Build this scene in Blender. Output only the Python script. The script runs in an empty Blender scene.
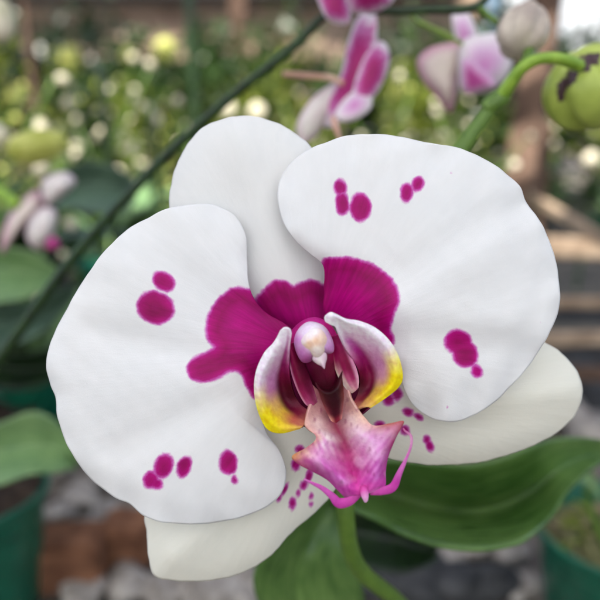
import bpy, math, random
import numpy as np
from mathutils import Vector

random.seed(7)
rng = np.random.default_rng(7)
R = math.radians
scene = bpy.context.scene
col = scene.collection

# ---------------------------------------------------------------- camera
PITCH = R(15.0)
HALF = math.tan(R(25.0))
CAM = np.array([0.0, 0.0, 0.30])
cd = bpy.data.cameras.new('camera')
cam = bpy.data.objects.new('camera', cd)
col.objects.link(cam)
cam.location = CAM
cam.rotation_euler = (R(90) - PITCH, 0, 0)
cd.sensor_width = 36
cd.lens = 18 / HALF
cd.clip_start = 0.005
cd.clip_end = 400
cd.dof.use_dof = True
cd.dof.focus_distance = 0.1275
cd.dof.aperture_fstop = cd.lens / 3.9
cd.dof.aperture_blades = 0
scene.camera = cam

# ---------------------------------------------------------------- world, sun, exposure
SUN_EL, SUN_AZ = R(56), R(205)       # azimuth clockwise from +Y
w = bpy.data.worlds.new('World')
scene.world = w
w.use_nodes = True
nt = w.node_tree
bg = nt.nodes['Background']
sky = nt.nodes.new('ShaderNodeTexSky')
sky.sky_type = 'NISHITA'
sky.sun_disc = False
sky.sun_elevation = SUN_EL
sky.sun_rotation = SUN_AZ
sky.air_density = 1.0
sky.dust_density = 3.0
sky.ozone_density = 1.0
nt.links.new(sky.outputs[0], bg.inputs[0])
bg.inputs[1].default_value = 0.11
sd = bpy.data.lights.new('sun', 'SUN')
sd.energy = 4.0
sd.angle = R(0.6)
sd.color = (1.0, 0.95, 0.88)
sun = bpy.data.objects.new('sun', sd)
col.objects.link(sun)
dirv = Vector((math.sin(SUN_AZ) * math.cos(SUN_EL), math.cos(SUN_AZ) * math.cos(SUN_EL), math.sin(SUN_EL)))
sun.rotation_euler = dirv.to_track_quat('Z', 'Y').to_euler()
sun.location = (0, -2, 3)
vs = scene.view_settings
vs.view_transform = 'Standard'
vs.look = 'None'
vs.exposure = 1.32
vs.gamma = 1.0
vs.use_curve_mapping = False
scene.cycles.use_denoising = True
scene.cycles.max_bounces = 8
scene.cycles.sample_clamp_indirect = 8

# ---------------------------------------------------------------- helpers
FW = np.array([0, math.cos(PITCH), -math.sin(PITCH)])
UP = np.array([0, math.sin(PITCH), math.cos(PITCH)])
RT = np.array([1.0, 0, 0])


def P(x, y, d):
    """world point(s) lying d metres in front of the lens along direction x, y"""
    x = np.asarray(x, float); y = np.asarray(y, float); d = np.asarray(d, float)
    u = (x - 300) / 300 * HALF * d
    v = (300 - y) / 300 * HALF * d
    return CAM + u[..., None] * RT + v[..., None] * UP + d[..., None] * FW


def PX(d):
    return d * HALF / 300


def ground_at(x, y, z=0.0):
    dz = (300 - y) / 300 * HALF * UP[2] + FW[2]
    d = (z - CAM[2]) / dz
    return P(x, y, d)


def lin(c):
    c = np.asarray(c, float) / 255.0
    return np.where(c <= 0.04045, c / 12.92, ((c + 0.055) / 1.055) ** 2.4)


def S(r, g, b, k=1.0):
    return tuple(np.clip(lin((r, g, b)) * k, 0, 0.95)) + (1.0,)


def tag(o, label=None, cat=None, group=None, kind=None):
    if label: o['label'] = label
    if cat: o['category'] = cat
    if group: o['group'] = group
    if kind: o['kind'] = kind
    return o


def empty(name, loc, label, cat, group=None):
    o = bpy.data.objects.new(name, None)
    o.empty_display_size = 0.01
    col.objects.link(o)
    o.location = tuple(loc)
    return tag(o, label, cat, group)


def link_mesh(name, me, mat, parent=None):
    o = bpy.data.objects.new(name, me)
    col.objects.link(o)
    if mat is not None:
        me.materials.append(mat)
    if parent is not None:
        o.parent = parent
        # vertices are world-space: shift them so that the parent's location is the origin
        if parent.type == 'EMPTY':
            off = np.array(parent.location)
        else:
            off = np.array(parent.get('_o', (0, 0, 0)))
        n = len(me.vertices)
        co = np.empty(n * 3); me.vertices.foreach_get('co', co)
        co = co.reshape(-1, 3) - off
        me.vertices.foreach_set('co', co.ravel())
        if parent.type == 'EMPTY':
            pass
        o['_o'] = tuple(off)
    return o


def mk(name, verts, faces, mat, parent=None, attrs=None, smooth=True):
    me = bpy.data.meshes.new(name)
    me.from_pydata([tuple(v) for v in verts], [], faces)
    if smooth:
        me.polygons.foreach_set('use_smooth', [True] * len(me.polygons))
    if attrs:
        for k, a in attrs.items():
            a = np.asarray(a, float)
            if a.ndim == 1:
                at = me.attributes.new(k, 'FLOAT', 'POINT')
                at.data.foreach_set('value', a)
            elif a.shape[1] == 3:
                at = me.attributes.new(k, 'FLOAT_COLOR', 'POINT')
                at.data.foreach_set('color', np.c_[a, np.ones(len(a))].ravel())
    me.update()
    return link_mesh(name, me, mat, parent)


def grid_normals(G, wrap):
    if wrap:
        du = np.roll(G, -1, 1) - np.roll(G, 1, 1)
    else:
        du = np.gradient(G, axis=1)
    dv = np.gradient(G, axis=0)
    n = np.cross(du, dv)
    n /= np.linalg.norm(n, axis=2, keepdims=True) + 1e-12
    return n


def sheet(name, G, thick, mat, parent=None, attrs=None, wrap=False, cap=False, away=True):
    """closed sheet of given thickness from a grid of points (rows, cols, 3); wrap joins the columns"""
    nr, nc = G.shape[:2]
    N = grid_normals(G, wrap)
    if away:   # the second face goes away from the lens
        c = G.reshape(-1, 3).mean(0) - CAM
        if (N.reshape(-1, 3).mean(0) @ c) < 0:
            N = -N
    B = G + N * thick
    V = np.concatenate([G.reshape(-1, 3), B.reshape(-1, 3)])
    n = nr * nc
    F = []
    cc = nc if wrap else nc - 1
    for i in range(nr - 1):
        for j in range(cc):
            a = i * nc + j; b = i * nc + (j + 1) % nc
            c_ = (i + 1) * nc + (j + 1) % nc; d_ = (i + 1) * nc + j
            F.append((a, b, c_, d_)); F.append((n + a, n + d_, n + c_, n + b))
    for j in range(cc):      # outer rim
        a = (nr - 1) * nc + j; b = (nr - 1) * nc + (j + 1) % nc
        F.append((a, b, n + b, n + a))
    if wrap:
        F.append(tuple(range(nc - 1, -1, -1))); F.append(tuple(range(n, n + nc)))
    else:
        for j in range(cc):
            F.append((j + 1, j, n + j, n + j + 1))
        for i in range(nr - 1):
            a = i * nc; b = (i + 1) * nc
            F.append((a, b, n + b, n + a))
            a = i * nc + nc - 1; b = (i + 1) * nc + nc - 1
            F.append((b, a, n + a, n + b))
    at = {k: np.concatenate([v.reshape((n,) + v.shape[2:])] * 2) for k, v in (attrs or {}).items()}
    o = mk(name, V, F, mat, parent, at)
    return o


def cr(pts, n, closed=False):
    """Catmull-Rom resample, pts (k, dim) -> (n, dim), even in chord length"""
    p = np.asarray(pts, float)
    if closed:
        q = np.concatenate([p[-1:], p, p[:2]])
        segs = len(p)
    else:
        q = np.concatenate([2 * p[:1] - p[1:2], p, 2 * p[-1:] - p[-2:-1]])
        segs = len(p) - 1
    out = []
    for i in range(segs):
        p0, p1, p2, p3 = q[i:i + 4]
        t = np.linspace(0, 1, 24, endpoint=False)[:, None]
        out.append(0.5 * ((2 * p1) + (-p0 + p2) * t + (2 * p0 - 5 * p1 + 4 * p2 - p3) * t ** 2 + (-p0 + 3 * p1 - 3 * p2 + p3) * t ** 3))
    out = np.concatenate(out + [p[:1] if closed else p[-1:]])
    L = np.r_[0, np.cumsum(np.linalg.norm(np.diff(out, axis=0), axis=1))]
    s = np.linspace(0, L[-1], n, endpoint=not closed)
    return np.stack([np.interp(s, L, out[:, k]) for k in range(out.shape[1])], 1)


def cr_u(p, n):
    """Catmull-Rom with uniform parameter (keeps rows of a loft aligned)"""
    p = np.asarray(p, float)
    q = np.concatenate([2 * p[:1] - p[1:2], p, 2 * p[-1:] - p[-2:-1]])
    u = np.linspace(0, len(p) - 1 - 1e-9, n)
    i = u.astype(int); t = (u - i).reshape((-1,) + (1,) * (p.ndim - 1))
    p0, p1, p2, p3 = q[i], q[i + 1], q[i + 2], q[i + 3]
    return 0.5 * ((2 * p1) + (-p0 + p2) * t + (2 * p0 - 5 * p1 + 4 * p2 - p3) * t ** 2 + (-p0 + 3 * p1 - 3 * p2 + p3) * t ** 3)


def loft(curves, nu, nv):
    """curves: list of polylines of (x, y, d) -> (nv rows across curves, nu along, 3) in x, y, d"""
    C = np.stack([cr(c, nu) for c in curves])
    return cr_u(C, nv)


def smooth_noise(x, y, seed, freq):
    """cheap smooth value noise"""
    r = np.random.default_rng(seed)
    out = np.zeros_like(x)
    for k in range(7):
        a = r.uniform(0, 2 * np.pi); f = freq * r.uniform(0.5, 1.6); ph = r.uniform(0, 6.28)
        out += np.sin((x * np.cos(a) + y * np.sin(a)) * f + ph)
    return out / 3.0


def ell(x, y, cx, cy, rx, ry, rot=0.0, seed=None):
    """approximate signed distance (px) to an ellipse, negative inside"""
    c, s = math.cos(R(rot)), math.sin(R(rot))
    u = (x - cx) * c + (y - cy) * s
    v = -(x - cx) * s + (y - cy) * c
    k = np.sqrt((u / rx) ** 2 + (v / ry) ** 2) + 1e-9
    return (k - 1) * (rx * ry) ** 0.5


def poly_sdf(x, y, pts):
    """signed distance to a smoothed polygon, negative inside"""
    p = cr(pts, 160, closed=True)
    sh = x.shape
    X = x.ravel(); Y = y.ravel()
    best = np.full(X.shape, 1e9); inside = np.zeros(X.shape, bool)
    for i in range(len(p)):
        a = p[i]; b = p[(i + 1) % len(p)]
        ab = b - a
        t = np.clip(((X - a[0]) * ab[0] + (Y - a[1]) * ab[1]) / (ab @ ab + 1e-12), 0, 1)
        best = np.minimum(best, (X - a[0] - t * ab[0]) ** 2 + (Y - a[1] - t * ab[1]) ** 2)
        cond = (a[1] > Y) != (b[1] > Y)
        with np.errstate(divide='ignore', invalid='ignore'):
            xi = (b[0] - a[0]) * (Y - a[1]) / (b[1] - a[1] + 1e-15) + a[0]
        inside ^= cond & (X < xi)
    d = np.sqrt(best)
    return np.where(inside, -d, d).reshape(sh)


def idw(x, y, pts, p=3.0):
    """colour field from pigment samples (x, y, (r, g, b))"""
    acc = np.zeros(x.shape + (3,)); ws = np.zeros(x.shape)
    for (cx, cy, c) in pts:
        w_ = 1.0 / (((x - cx) ** 2 + (y - cy) ** 2) + 6.0) ** (p / 2)
        acc += w_[..., None] * lin(c); ws += w_
    return acc / ws[..., None]


# ---------------------------------------------------------------- materials
def new_mat(name):
    m = bpy.data.materials.new(name)
    m.use_nodes = True
    b = m.node_tree.nodes['Principled BSDF']
    return m, m.node_tree, b


def N(nt, t, **kw):
    n = nt.nodes.new(t)
    for k, v in kw.items():
        if hasattr(n, k):
            setattr(n, k, v)
        else:
            n.inputs[k.replace('_', ' ')].default_value = v
    return n


def noise(nt, scale, detail=4.0, rough=0.55, vec=None):
    n = nt.nodes.new('ShaderNodeTexNoise')
    n.inputs['Scale'].default_value = scale
    n.inputs['Detail'].default_value = detail
    n.inputs['Roughness'].default_value = rough
    if vec is None:
        t = nt.nodes.new('ShaderNodeTexCoord')
        vec = t.outputs['Object']
    nt.links.new(vec, n.inputs['Vector'])
    return n


def ramp(nt, fac, stops, interp='LINEAR'):
    r = nt.nodes.new('ShaderNodeValToRGB')
    r.color_ramp.interpolation = interp
    e = r.color_ramp.elements
    while len(e) < len(stops):
        e.new(0.5)
    for k, (p_, c) in enumerate(stops):
        e[k].position = p_
        e[k].color = c
    nt.links.new(fac, r.inputs[0])
    return r


def bump(nt, b, h, dist, strength=1.0):
    n = nt.nodes.new('ShaderNodeBump')
    n.inputs['Distance'].default_value = dist
    n.inputs['Strength'].default_value = strength
    nt.links.new(h, n.inputs['Height'])
    nt.links.new(n.outputs[0], b.inputs['Normal'])
    return n


def mathn(nt, op, a, b_=None, clamp=False):
    n = nt.nodes.new('ShaderNodeMath')
    n.operation = op
    n.use_clamp = clamp
    for i, v in enumerate((a, b_)):
        if v is None: continue
        if isinstance(v, (int, float)): n.inputs[i].default_value = v
        else: nt.links.new(v, n.inputs[i])
    return n.outputs[0]


def mixc(nt, fac, a, b_, mode='MIX'):
    n = nt.nodes.new('ShaderNodeMix')
    n.data_type = 'RGBA'
    n.blend_type = mode
    for s, v in ((n.inputs[0], fac), (n.inputs[6], a), (n.inputs[7], b_)):
        if isinstance(v, (int, float)): s.default_value = v
        elif isinstance(v, tuple): s.default_value = v
        else: nt.links.new(v, s)
    return n.outputs[2]


def translucent_out(nt, b, colour, amount):
    tr = nt.nodes.new('ShaderNodeBsdfTranslucent')
    mx = nt.nodes.new('ShaderNodeMixShader')
    mx.inputs[0].default_value = amount
    if isinstance(colour, tuple): tr.inputs[0].default_value = colour
    else: nt.links.new(colour, tr.inputs[0])
    out = [n for n in nt.nodes if n.type == 'OUTPUT_MATERIAL'][0]
    nt.links.new(b.outputs[0], mx.inputs[1])
    nt.links.new(tr.outputs[0], mx.inputs[2])
    nt.links.new(mx.outputs[0], out.inputs[0])


def petal_material(name, white, trans=0.12):
    """white petal; attribute 'spot' is the distance (px) to the pigment patches, 'vein' runs across the veins, 'shade' deepens patch tone"""
    m, nt, b = new_mat(name)
    at = N(nt, 'ShaderNodeAttribute', attribute_name='spot').outputs['Fac']
    vn = N(nt, 'ShaderNodeAttribute', attribute_name='vein')
    rd = N(nt, 'ShaderNodeAttribute', attribute_name='along')
    nz = noise(nt, 1900, 3, 0.6).outputs['Fac']
    n1 = mathn(nt, 'MULTIPLY', mathn(nt, 'SUBTRACT', nz, 0.5), 1.3)
    # streaks that follow the veins
    cmb = nt.nodes.new('ShaderNodeCombineXYZ')
    nt.links.new(mathn(nt, 'MULTIPLY', vn.outputs['Fac'], 60.0), cmb.inputs[0])
    nt.links.new(mathn(nt, 'MULTIPLY', rd.outputs['Fac'], 2.2), cmb.inputs[1])
    st = noise(nt, 1.0, 5, 0.6, cmb.outputs[0]).outputs['Fac']
    n2 = mathn(nt, 'MULTIPLY', mathn(nt, 'SUBTRACT', st, 0.5), 1.7)
    nl = noise(nt, 520, 2, 0.5).outputs['Fac']
    n3 = mathn(nt, 'MULTIPLY', mathn(nt, 'SUBTRACT', nl, 0.5), 4.5)
    dist = mathn(nt, 'ADD', mathn(nt, 'ADD', mathn(nt, 'ADD', at, n1), n2), n3)
    f = mathn(nt, 'ADD', mathn(nt, 'MULTIPLY', dist, 1 / 44.0), 0.75, True)
    mag = ramp(nt, f, [(0.0, S(166, 0, 110, 1.6)), (0.30, S(160, 0, 104, 1.45)), (0.48, S(154, 0, 92, 1.28)), (0.63, S(164, 0, 104, 1.4)), (0.695, S(170, 6, 116, 1.45)),
                       (0.742, S(194, 96, 172, 1.3)), (0.795, white)])
    # mottled tone inside the patches, kept off the white
    dark = mixc(nt, mathn(nt, 'MULTIPLY', mathn(nt, 'SUBTRACT', st, 0.34), 2.6, True), S(220, 184, 212), (1, 1, 1, 1))
    mn = nt.nodes.new('ShaderNodeMapRange')
    mn.inputs[1].default_value = 0.77; mn.inputs[2].default_value = 0.70
    nt.links.new(f, mn.inputs[0])
    body = mixc(nt, mn.outputs[0], mag.outputs[0], mixc(nt, 1.0, mag.outputs[0], dark, 'MULTIPLY'))
    # very faint tint variation of the white
    big = noise(nt, 55, 3, 0.5).outputs['Fac']
    tint = ramp(nt, big, [(0.35, (0.965, 0.975, 0.985, 1)), (0.65, (1, 1, 1, 1))])
    vl = mixc(nt, mathn(nt, 'MULTIPLY', mathn(nt, 'SUBTRACT', st, 0.36), 3.5, True), (0.975, 0.978, 0.975, 1), (1, 1, 1, 1))
    body = mixc(nt, 1.0, body, vl, 'MULTIPLY')
    pv = noise(nt, 120, 3, 0.5).outputs['Fac']
    pvr = ramp(nt, pv, [(0.35, (0.86, 0.9, 0.86, 1)), (0.65, (1.12, 1.0, 1.2, 1))])
    body = mixc(nt, mn.outputs[0], body, mixc(nt, 1.0, body, pvr.outputs[0], 'MULTIPLY'))
    fin = mixc(nt, 1.0, body, tint.outputs[0], 'MULTIPLY')
    nt.links.new(fin, b.inputs['Base Color'])
    b.inputs['Roughness'].default_value = 0.48
    b.inputs['Specular IOR Level'].default_value = 0.22
    b.inputs['Subsurface Weight'].default_value = 0.25
    b.inputs['Subsurface Radius'].default_value = (1.0, 0.9, 0.9)
    b.inputs['Subsurface Scale'].default_value = 0.0007
    cell = N(nt, 'ShaderNodeTexVoronoi'); cell.inputs['Scale'].default_value = 4200
    nt.links.new(nt.nodes.new('ShaderNodeTexCoord').outputs['Object'], cell.inputs['Vector'])
    h = mathn(nt, 'ADD', mathn(nt, 'MULTIPLY', st, 1.0), mathn(nt, 'MULTIPLY', cell.outputs['Distance'], 0.12))
    bump(nt, b, h, 0.00016, 0.5)
    translucent_out(nt, b, fin, trans)
    return m


def lip_material(name, rough=0.38, sat=1.0):
    m, nt, b = new_mat(name)
    c = N(nt, 'ShaderNodeAttribute', attribute_name='pigment').outputs['Color']
    nz = noise(nt, 1300, 5, 0.62).outputs['Fac']
    v = ramp(nt, nz, [(0.32, (0.88, 0.80, 0.86, 1)), (0.62, (1.0, 1.0, 1.0, 1))])
    f = mixc(nt, 1.0, c, v.outputs[0], 'MULTIPLY')
    nt.links.new(f, b.inputs['Base Color'])
    b.inputs['Roughness'].default_value = rough
    b.inputs['Specular IOR Level'].default_value = 0.25
    b.inputs['Subsurface Weight'].default_value = 0.2
    b.inputs['Subsurface Radius'].default_value = (1.0, 0.6, 0.7)
    b.inputs['Subsurface Scale'].default_value = 0.0006
    n2 = noise(nt, 2600, 4, 0.6).outputs['Fac']
    bump(nt, b, n2, 0.00016, 0.5)
    return m


def plain(name, a, b2, scale, rough=0.5, bumpd=0.0, spec=0.5, trans=0.0, detail=5, transmission_col=None):
    """two-tone noise material"""
    m, nt, b = new_mat(name)
    nz = noise(nt, scale, detail, 0.6).outputs['Fac']
    c = ramp(nt, nz, [(0.34, a), (0.66, b2)])
    nt.links.new(c.outputs[0], b.inputs['Base Color'])
    b.inputs['Roughness'].default_value = rough
    b.inputs['Specular IOR Level'].default_value = spec
    if bumpd:
        bump(nt, b, nz, bumpd, 0.8)
    if trans:
        translucent_out(nt, b, c.outputs[0] if transmission_col is None else transmission_col, trans)
    return m


def leaf_material(name, a, b2, rough=0.32, trans=0.12):
    """leaf: two greens, long streaks along the blade ('vein' across, 'along' length)"""
    m, nt, b = new_mat(name)
    vn = N(nt, 'ShaderNodeAttribute', attribute_name='vein').outputs['Fac']
    al = N(nt, 'ShaderNodeAttribute', attribute_name='along').outputs['Fac']
    cmb = nt.nodes.new('ShaderNodeCombineXYZ')
    nt.links.new(mathn(nt, 'MULTIPLY', vn, 22.0), cmb.inputs[0])
    nt.links.new(mathn(nt, 'MULTIPLY', al, 2.0), cmb.inputs[1])
    st = noise(nt, 1.0, 4, 0.6, cmb.outputs[0]).outputs['Fac']
    nz = noise(nt, 30, 4, 0.6).outputs['Fac']
    mix_ = mathn(nt, 'ADD', mathn(nt, 'MULTIPLY', st, 0.5), mathn(nt, 'MULTIPLY', nz, 0.5))
    c = ramp(nt, mix_, [(0.38, a), (0.62, b2)])
    nt.links.new(c.outputs[0], b.inputs['Base Color'])
    b.inputs['Roughness'].default_value = rough
    bump(nt, b, st, 0.0004, 0.4)
    translucent_out(nt, b, b2, trans)
    return m


def rim_material(name, stops, rough=0.5, streak=0.25):
    """petal whose colour runs from centre (0) to rim (1)"""
    m, nt, b = new_mat(name)
    t = N(nt, 'ShaderNodeAttribute', attribute_name='along').outputs['Fac']
    nz = noise(nt, 420, 3, 0.6).outputs['Fac']
    vn = N(nt, 'ShaderNodeAttribute', attribute_name='vein').outputs['Fac']
    cb = nt.nodes.new('ShaderNodeCombineXYZ'); nt.links.new(mathn(nt, 'MULTIPLY', vn, 16.0), cb.inputs[0])
    s2 = noise(nt, 1.0, 3, 0.6, cb.outputs[0]).outputs['Fac']
    f = mathn(nt, 'ADD', mathn(nt, 'ADD', t, mathn(nt, 'MULTIPLY', mathn(nt, 'SUBTRACT', s2, 0.5), streak * 1.6)), mathn(nt, 'MULTIPLY', mathn(nt, 'SUBTRACT', nz, 0.5), streak), True)
    c = ramp(nt, f, stops)
    nt.links.new(c.outputs[0], b.inputs['Base Color'])
    b.inputs['Roughness'].default_value = rough
    translucent_out(nt, b, c.outputs[0], 0.2)
    return m


WHITE = (0.90, 0.893, 0.882, 1)
CREAM = S(240, 236, 216)
M = {}
M['petal'] = petal_material('white_petal', WHITE)
M['sepal'] = petal_material('cream_sepal', S(243, 240, 226), 0.14)
M['dorsal'] = petal_material('dorsal_white', S(242, 241, 238), 0.14)
M['lip'] = lip_material('lip_flesh', 0.48)
M['waxy'] = lip_material('waxy_column', 0.3)
M['stem'] = plain('stem_green', S(84, 116, 40), S(100, 132, 48), 220, 0.4, 0.0002, trans=0.05)
M['stem_bright'] = plain('stem_bright_green', S(120, 160, 44), S(160, 196, 70), 220, 0.38, 0.0002, trans=0.08)
M['stem_dark'] = plain('stem_dark_green', S(16, 38, 12), S(38, 68, 24), 180, 0.4, 0.0002)
M['leaf_deep'] = leaf_material('deep_green_leaf', S(14, 28, 12), S(34, 58, 24), 0.34)
M['leaf_big'] = leaf_material('broad_leaf', S(60, 96, 38), S(112, 146, 76), 0.27, 0.12)
M['leaf_mid'] = leaf_material('mid_green_leaf', S(32, 52, 20), S(66, 94, 34), 0.36)
M['leaf_pale'] = leaf_material('pale_green_leaf', S(100, 136, 88), S(140, 172, 112), 0.4)
M['leaf_grey'] = leaf_material('grey_green_leaf', S(56, 80, 66), S(98, 124, 102), 0.4)
M['leaf_lime'] = leaf_material('lime_leaf', S(78, 98, 24), S(164, 176, 70), 0.4, 0.3)
M['pot_green'] = plain('green_plastic', S(14, 84, 62), S(24, 104, 78), 60, 0.35, 0.0)
M['pot_dark'] = plain('dark_pot_plastic', S(24, 30, 30), S(38, 44, 42), 60, 0.4)
M['soil'] = plain('bark_medium', S(24, 16, 12), S(70, 54, 38), 180, 0.9, 0.004)
M['moss'] = plain('moss_medium', S(44, 50, 20), S(150, 146, 96), 200, 0.9, 0.004)
M['brick'] = plain('brick_clay', S(92, 60, 44), S(142, 100, 74), 60, 0.9, 0.002, 0.2)
M['wood'] = plain('weathered_board', S(120, 100, 82), S(184, 162, 138), 30, 0.8, 0.002, 0.2)
M['wood_dark'] = plain('brown_timber', S(72, 56, 46), S(112, 90, 76), 25, 0.8, 0.002, 0.2)
M['stone'] = plain('pale_stone', S(116, 108, 100), S(184, 176, 166), 80, 0.85, 0.003, 0.3)
M['stone_dark'] = plain('dark_stone', S(34, 36, 38), S(74, 74, 74), 80, 0.8, 0.003, 0.3)

# ---------------------------------------------------------------- polar petals
def polar(outline, centre, nr=80, na=360, power=1.0):
    o = cr(outline, na, closed=True)
    if na > 200:
        k_ = np.linspace(0, 2 * math.pi, na, endpoint=False)
        o = o * 1.0
        w_ = sum(np.sin(k_ * f_ + p_) * a_ for f_, p_, a_ in ((13, 1, .22), (23, 2, .16), (37, .5, .12), (61, 3, .07)))
        dv_ = o - np.array(centre); dv_ /= np.linalg.norm(dv_, axis=1, keepdims=True)
        o = o + dv_ * w_[:, None]
    t = (np.linspace(0.012, 1, nr) ** power)
    c = np.array(centre, float)
    XY = c + t[:, None, None] * (o[None] - c)
    return XY[..., 0], XY[..., 1], np.repeat(t[:, None], na, 1)


def vein_coords(x, y, base):
    dx, dy = x - base[0], y - base[1]
    m = np.mean(dx), np.mean(dy)
    a0 = math.atan2(m[1], m[0])
    a = (np.arctan2(dy, dx) - a0 + math.pi) % (2 * math.pi) - math.pi
    return a / math.pi, np.sqrt(dx ** 2 + dy ** 2) / 100.0


def line_ridge(x, y, a, b, width):
    """gaussian ridge along the segment a-b"""
    ax, ay = a; bx, by = b
    L2 = (bx - ax) ** 2 + (by - ay) ** 2
    t = np.clip(((x - ax) * (bx - ax) + (y - ay) * (by - ay)) / L2, 0, 1)
    d2 = (x - ax - t * (bx - ax)) ** 2 + (y - ay - t * (by - ay)) ** 2
    return np.exp(-d2 / (2 * width ** 2))


def sstep(a, b, x):
    t = np.clip((x - a) / (b - a), 0, 1)
    return t * t * (3 - 2 * t)


# ================================================================ MAIN FLOWER
flower = empty('orchid_flower', P(312, 345, 0.134),
               'large white orchid flower with magenta blotches and yellow-edged purple lip, filling the frame', 'flower')

# ---- left petal
LP = [(286, 325), (262, 309), (250, 288), (247, 262), (246, 236), (236, 217), (220, 207), (203, 204), (184, 205), (166, 209), (148, 218), (128, 229),
      (112, 243), (103, 253), (92, 268), (76, 292), (62, 318), (50, 344), (46, 364), (50, 384), (56, 398), (57, 415), (64, 438),
      (76, 460), (92, 480), (112, 496), (130, 504), (144, 516), (166, 523), (196, 524), (226, 521), (252, 514), (272, 503),
      (284, 488), (286, 470), (279, 450), (266, 432), (262, 410), (270, 385), (290, 360), (304, 342)]
x, y, t = polar(LP, (172, 362), 90, 420)
spot = poly_sdf(x, y, [(252, 290), (240, 287), (231, 289), (220, 297), (211, 309), (206, 324), (207, 338), (214, 348), (203, 353), (192, 359),
                       (187, 368), (191, 380), (206, 382), (221, 377), (232, 371), (240, 374), (247, 387), (254, 398), (268, 398), (300, 380), (320, 330), (275, 300)])
for e in [(155.5, 307.5, 19.0, 16.0, 25), (163.5, 281.5, 12, 9, 38), (163.5, 466, 9, 13, 20), (151, 480, 7, 8.5, 20), (157, 484, 6, 6, 0), (184, 467, 7, 11, 22), (228, 462.5, 9, 12, -5), (234.5, 479.5, 2.8, 4, 0)]:
    spot = np.minimum(spot, ell(x, y, *e))
cx, cy = 172, 362
u, v = (x - cx) / 125, (y - cy) / 160
d = 0.1292 + 0.0010 * (u ** 2 + v ** 2) + 0.0017 * t ** 6
d -= 0.0006 * line_ridge(x, y, (280, 360), (60, 400), 20)
d += 0.0007 * line_ridge(x, y, (262, 372), (90, 330), 12) + 0.0006 * line_ridge(x, y, (262, 380), (120, 450), 13)
d += 0.0006 * line_ridge(x, y, (240, 330), (150, 235), 14) + 0.00045 * smooth_noise(x, y, 3, 0.035) + 0.0006 * t ** 6 * smooth_noise(x, y, 5, 0.12) + 0.00003 * smooth_noise(x, y, 6, 0.25)
d += 0.004 * sstep(70, 0, np.hypot(x - 300, y - 345))
vn, al = vein_coords(x, y, (306, 350))
sheet('petal', P(x, y, d), 0.00045, M['petal'], flower, dict(spot=spot, vein=vn, along=al), wrap=True)['label'] = 'broad left petal with a branching magenta patch at its base and scattered spots'

# ---- right petal
RP = [(325, 312), (324, 290), (323, 266), (309, 253), (294, 239), (283, 222), (278, 203), (278, 188), (285, 170), (298, 156), (314, 147), (330, 141),
      (345, 136), (362, 134), (382, 134.5), (402, 137), (425, 142), (450, 146), (472, 153), (492, 163), (508, 175), (520, 187), (526, 202), (537, 216), (547, 235),
      (556, 262), (560, 290), (558, 312), (550, 332), (540, 350), (527, 368), (512, 385), (494, 403), (474, 415), (454, 422), (436, 420), (422, 413), (411, 402),
      (404, 388), (399, 370), (392, 355), (375, 345), (345, 338)]
x, y, t = polar(RP, (420, 275), 90, 420)
spot = poly_sdf(x, y, [(322, 262), (330, 258), (345, 257), (361, 260), (377, 267), (390, 277), (398, 290), (398, 304), (393, 318), (391, 330), (394, 342), (380, 352), (340, 345), (310, 330), (312, 290)])
for e in [(340, 187.5, 6.5, 8, 0), (342, 203, 7, 12, -8), (360.5, 207, 11, 14, -5), (406.5, 192.5, 6, 9.5, 6), (418, 184, 6, 7, 30), (458, 342, 13.5, 12.5, 0), (465, 354, 12.5, 14, -20), (476.5, 371.5, 5.5, 7, -30)]:
    spot = np.minimum(spot, ell(x, y, *e))
for e in [(540.5, 322.5, 0.9, 0.9, 0), (451, 173, 0.7, 0.7, 0), (447.5, 407.5, 1.0, 1.2, 0)]:
    spot = np.minimum(spot, ell(x, y, *e) + 1.4)
u, v = (x - 420) / 140, (y - 275) / 145
d = 0.1276 + 0.0012 * (u ** 2 + v ** 2) + 0.0017 * t ** 6
d += 0.0008 * line_ridge(x, y, (395, 330), (555, 352), 14)
d -= 0.0008 * line_ridge(x, y, (400, 315), (556, 335), 16)
d += 0.0006 * line_ridge(x, y, (400, 280), (520, 200), 13) - 0.0007 * line_ridge(x, y, (395, 300), (500, 240), 18)
d += 0.0006 * line_ridge(x, y, (370, 262), (360, 150), 15) + 0.0006 * line_ridge(x, y, (400, 350), (430, 410), 12)
d += 0.0004 * smooth_noise(x, y, 13, 0.035) + 0.0006 * t ** 6 * smooth_noise(x, y, 15, 0.12) + 0.00003 * smooth_noise(x, y, 16, 0.25)
d += 0.0055 * sstep(90, 0, np.hypot(x - 322, y - 330))
vn, al = vein_coords(x, y, (316, 345))
sheet('petal', P(x, y, d), 0.00045, M['petal'], flower, dict(spot=spot, vein=vn, along=al), wrap=True)['label'] = 'broad right petal with a rounded magenta patch at its base and scattered spots'

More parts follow.
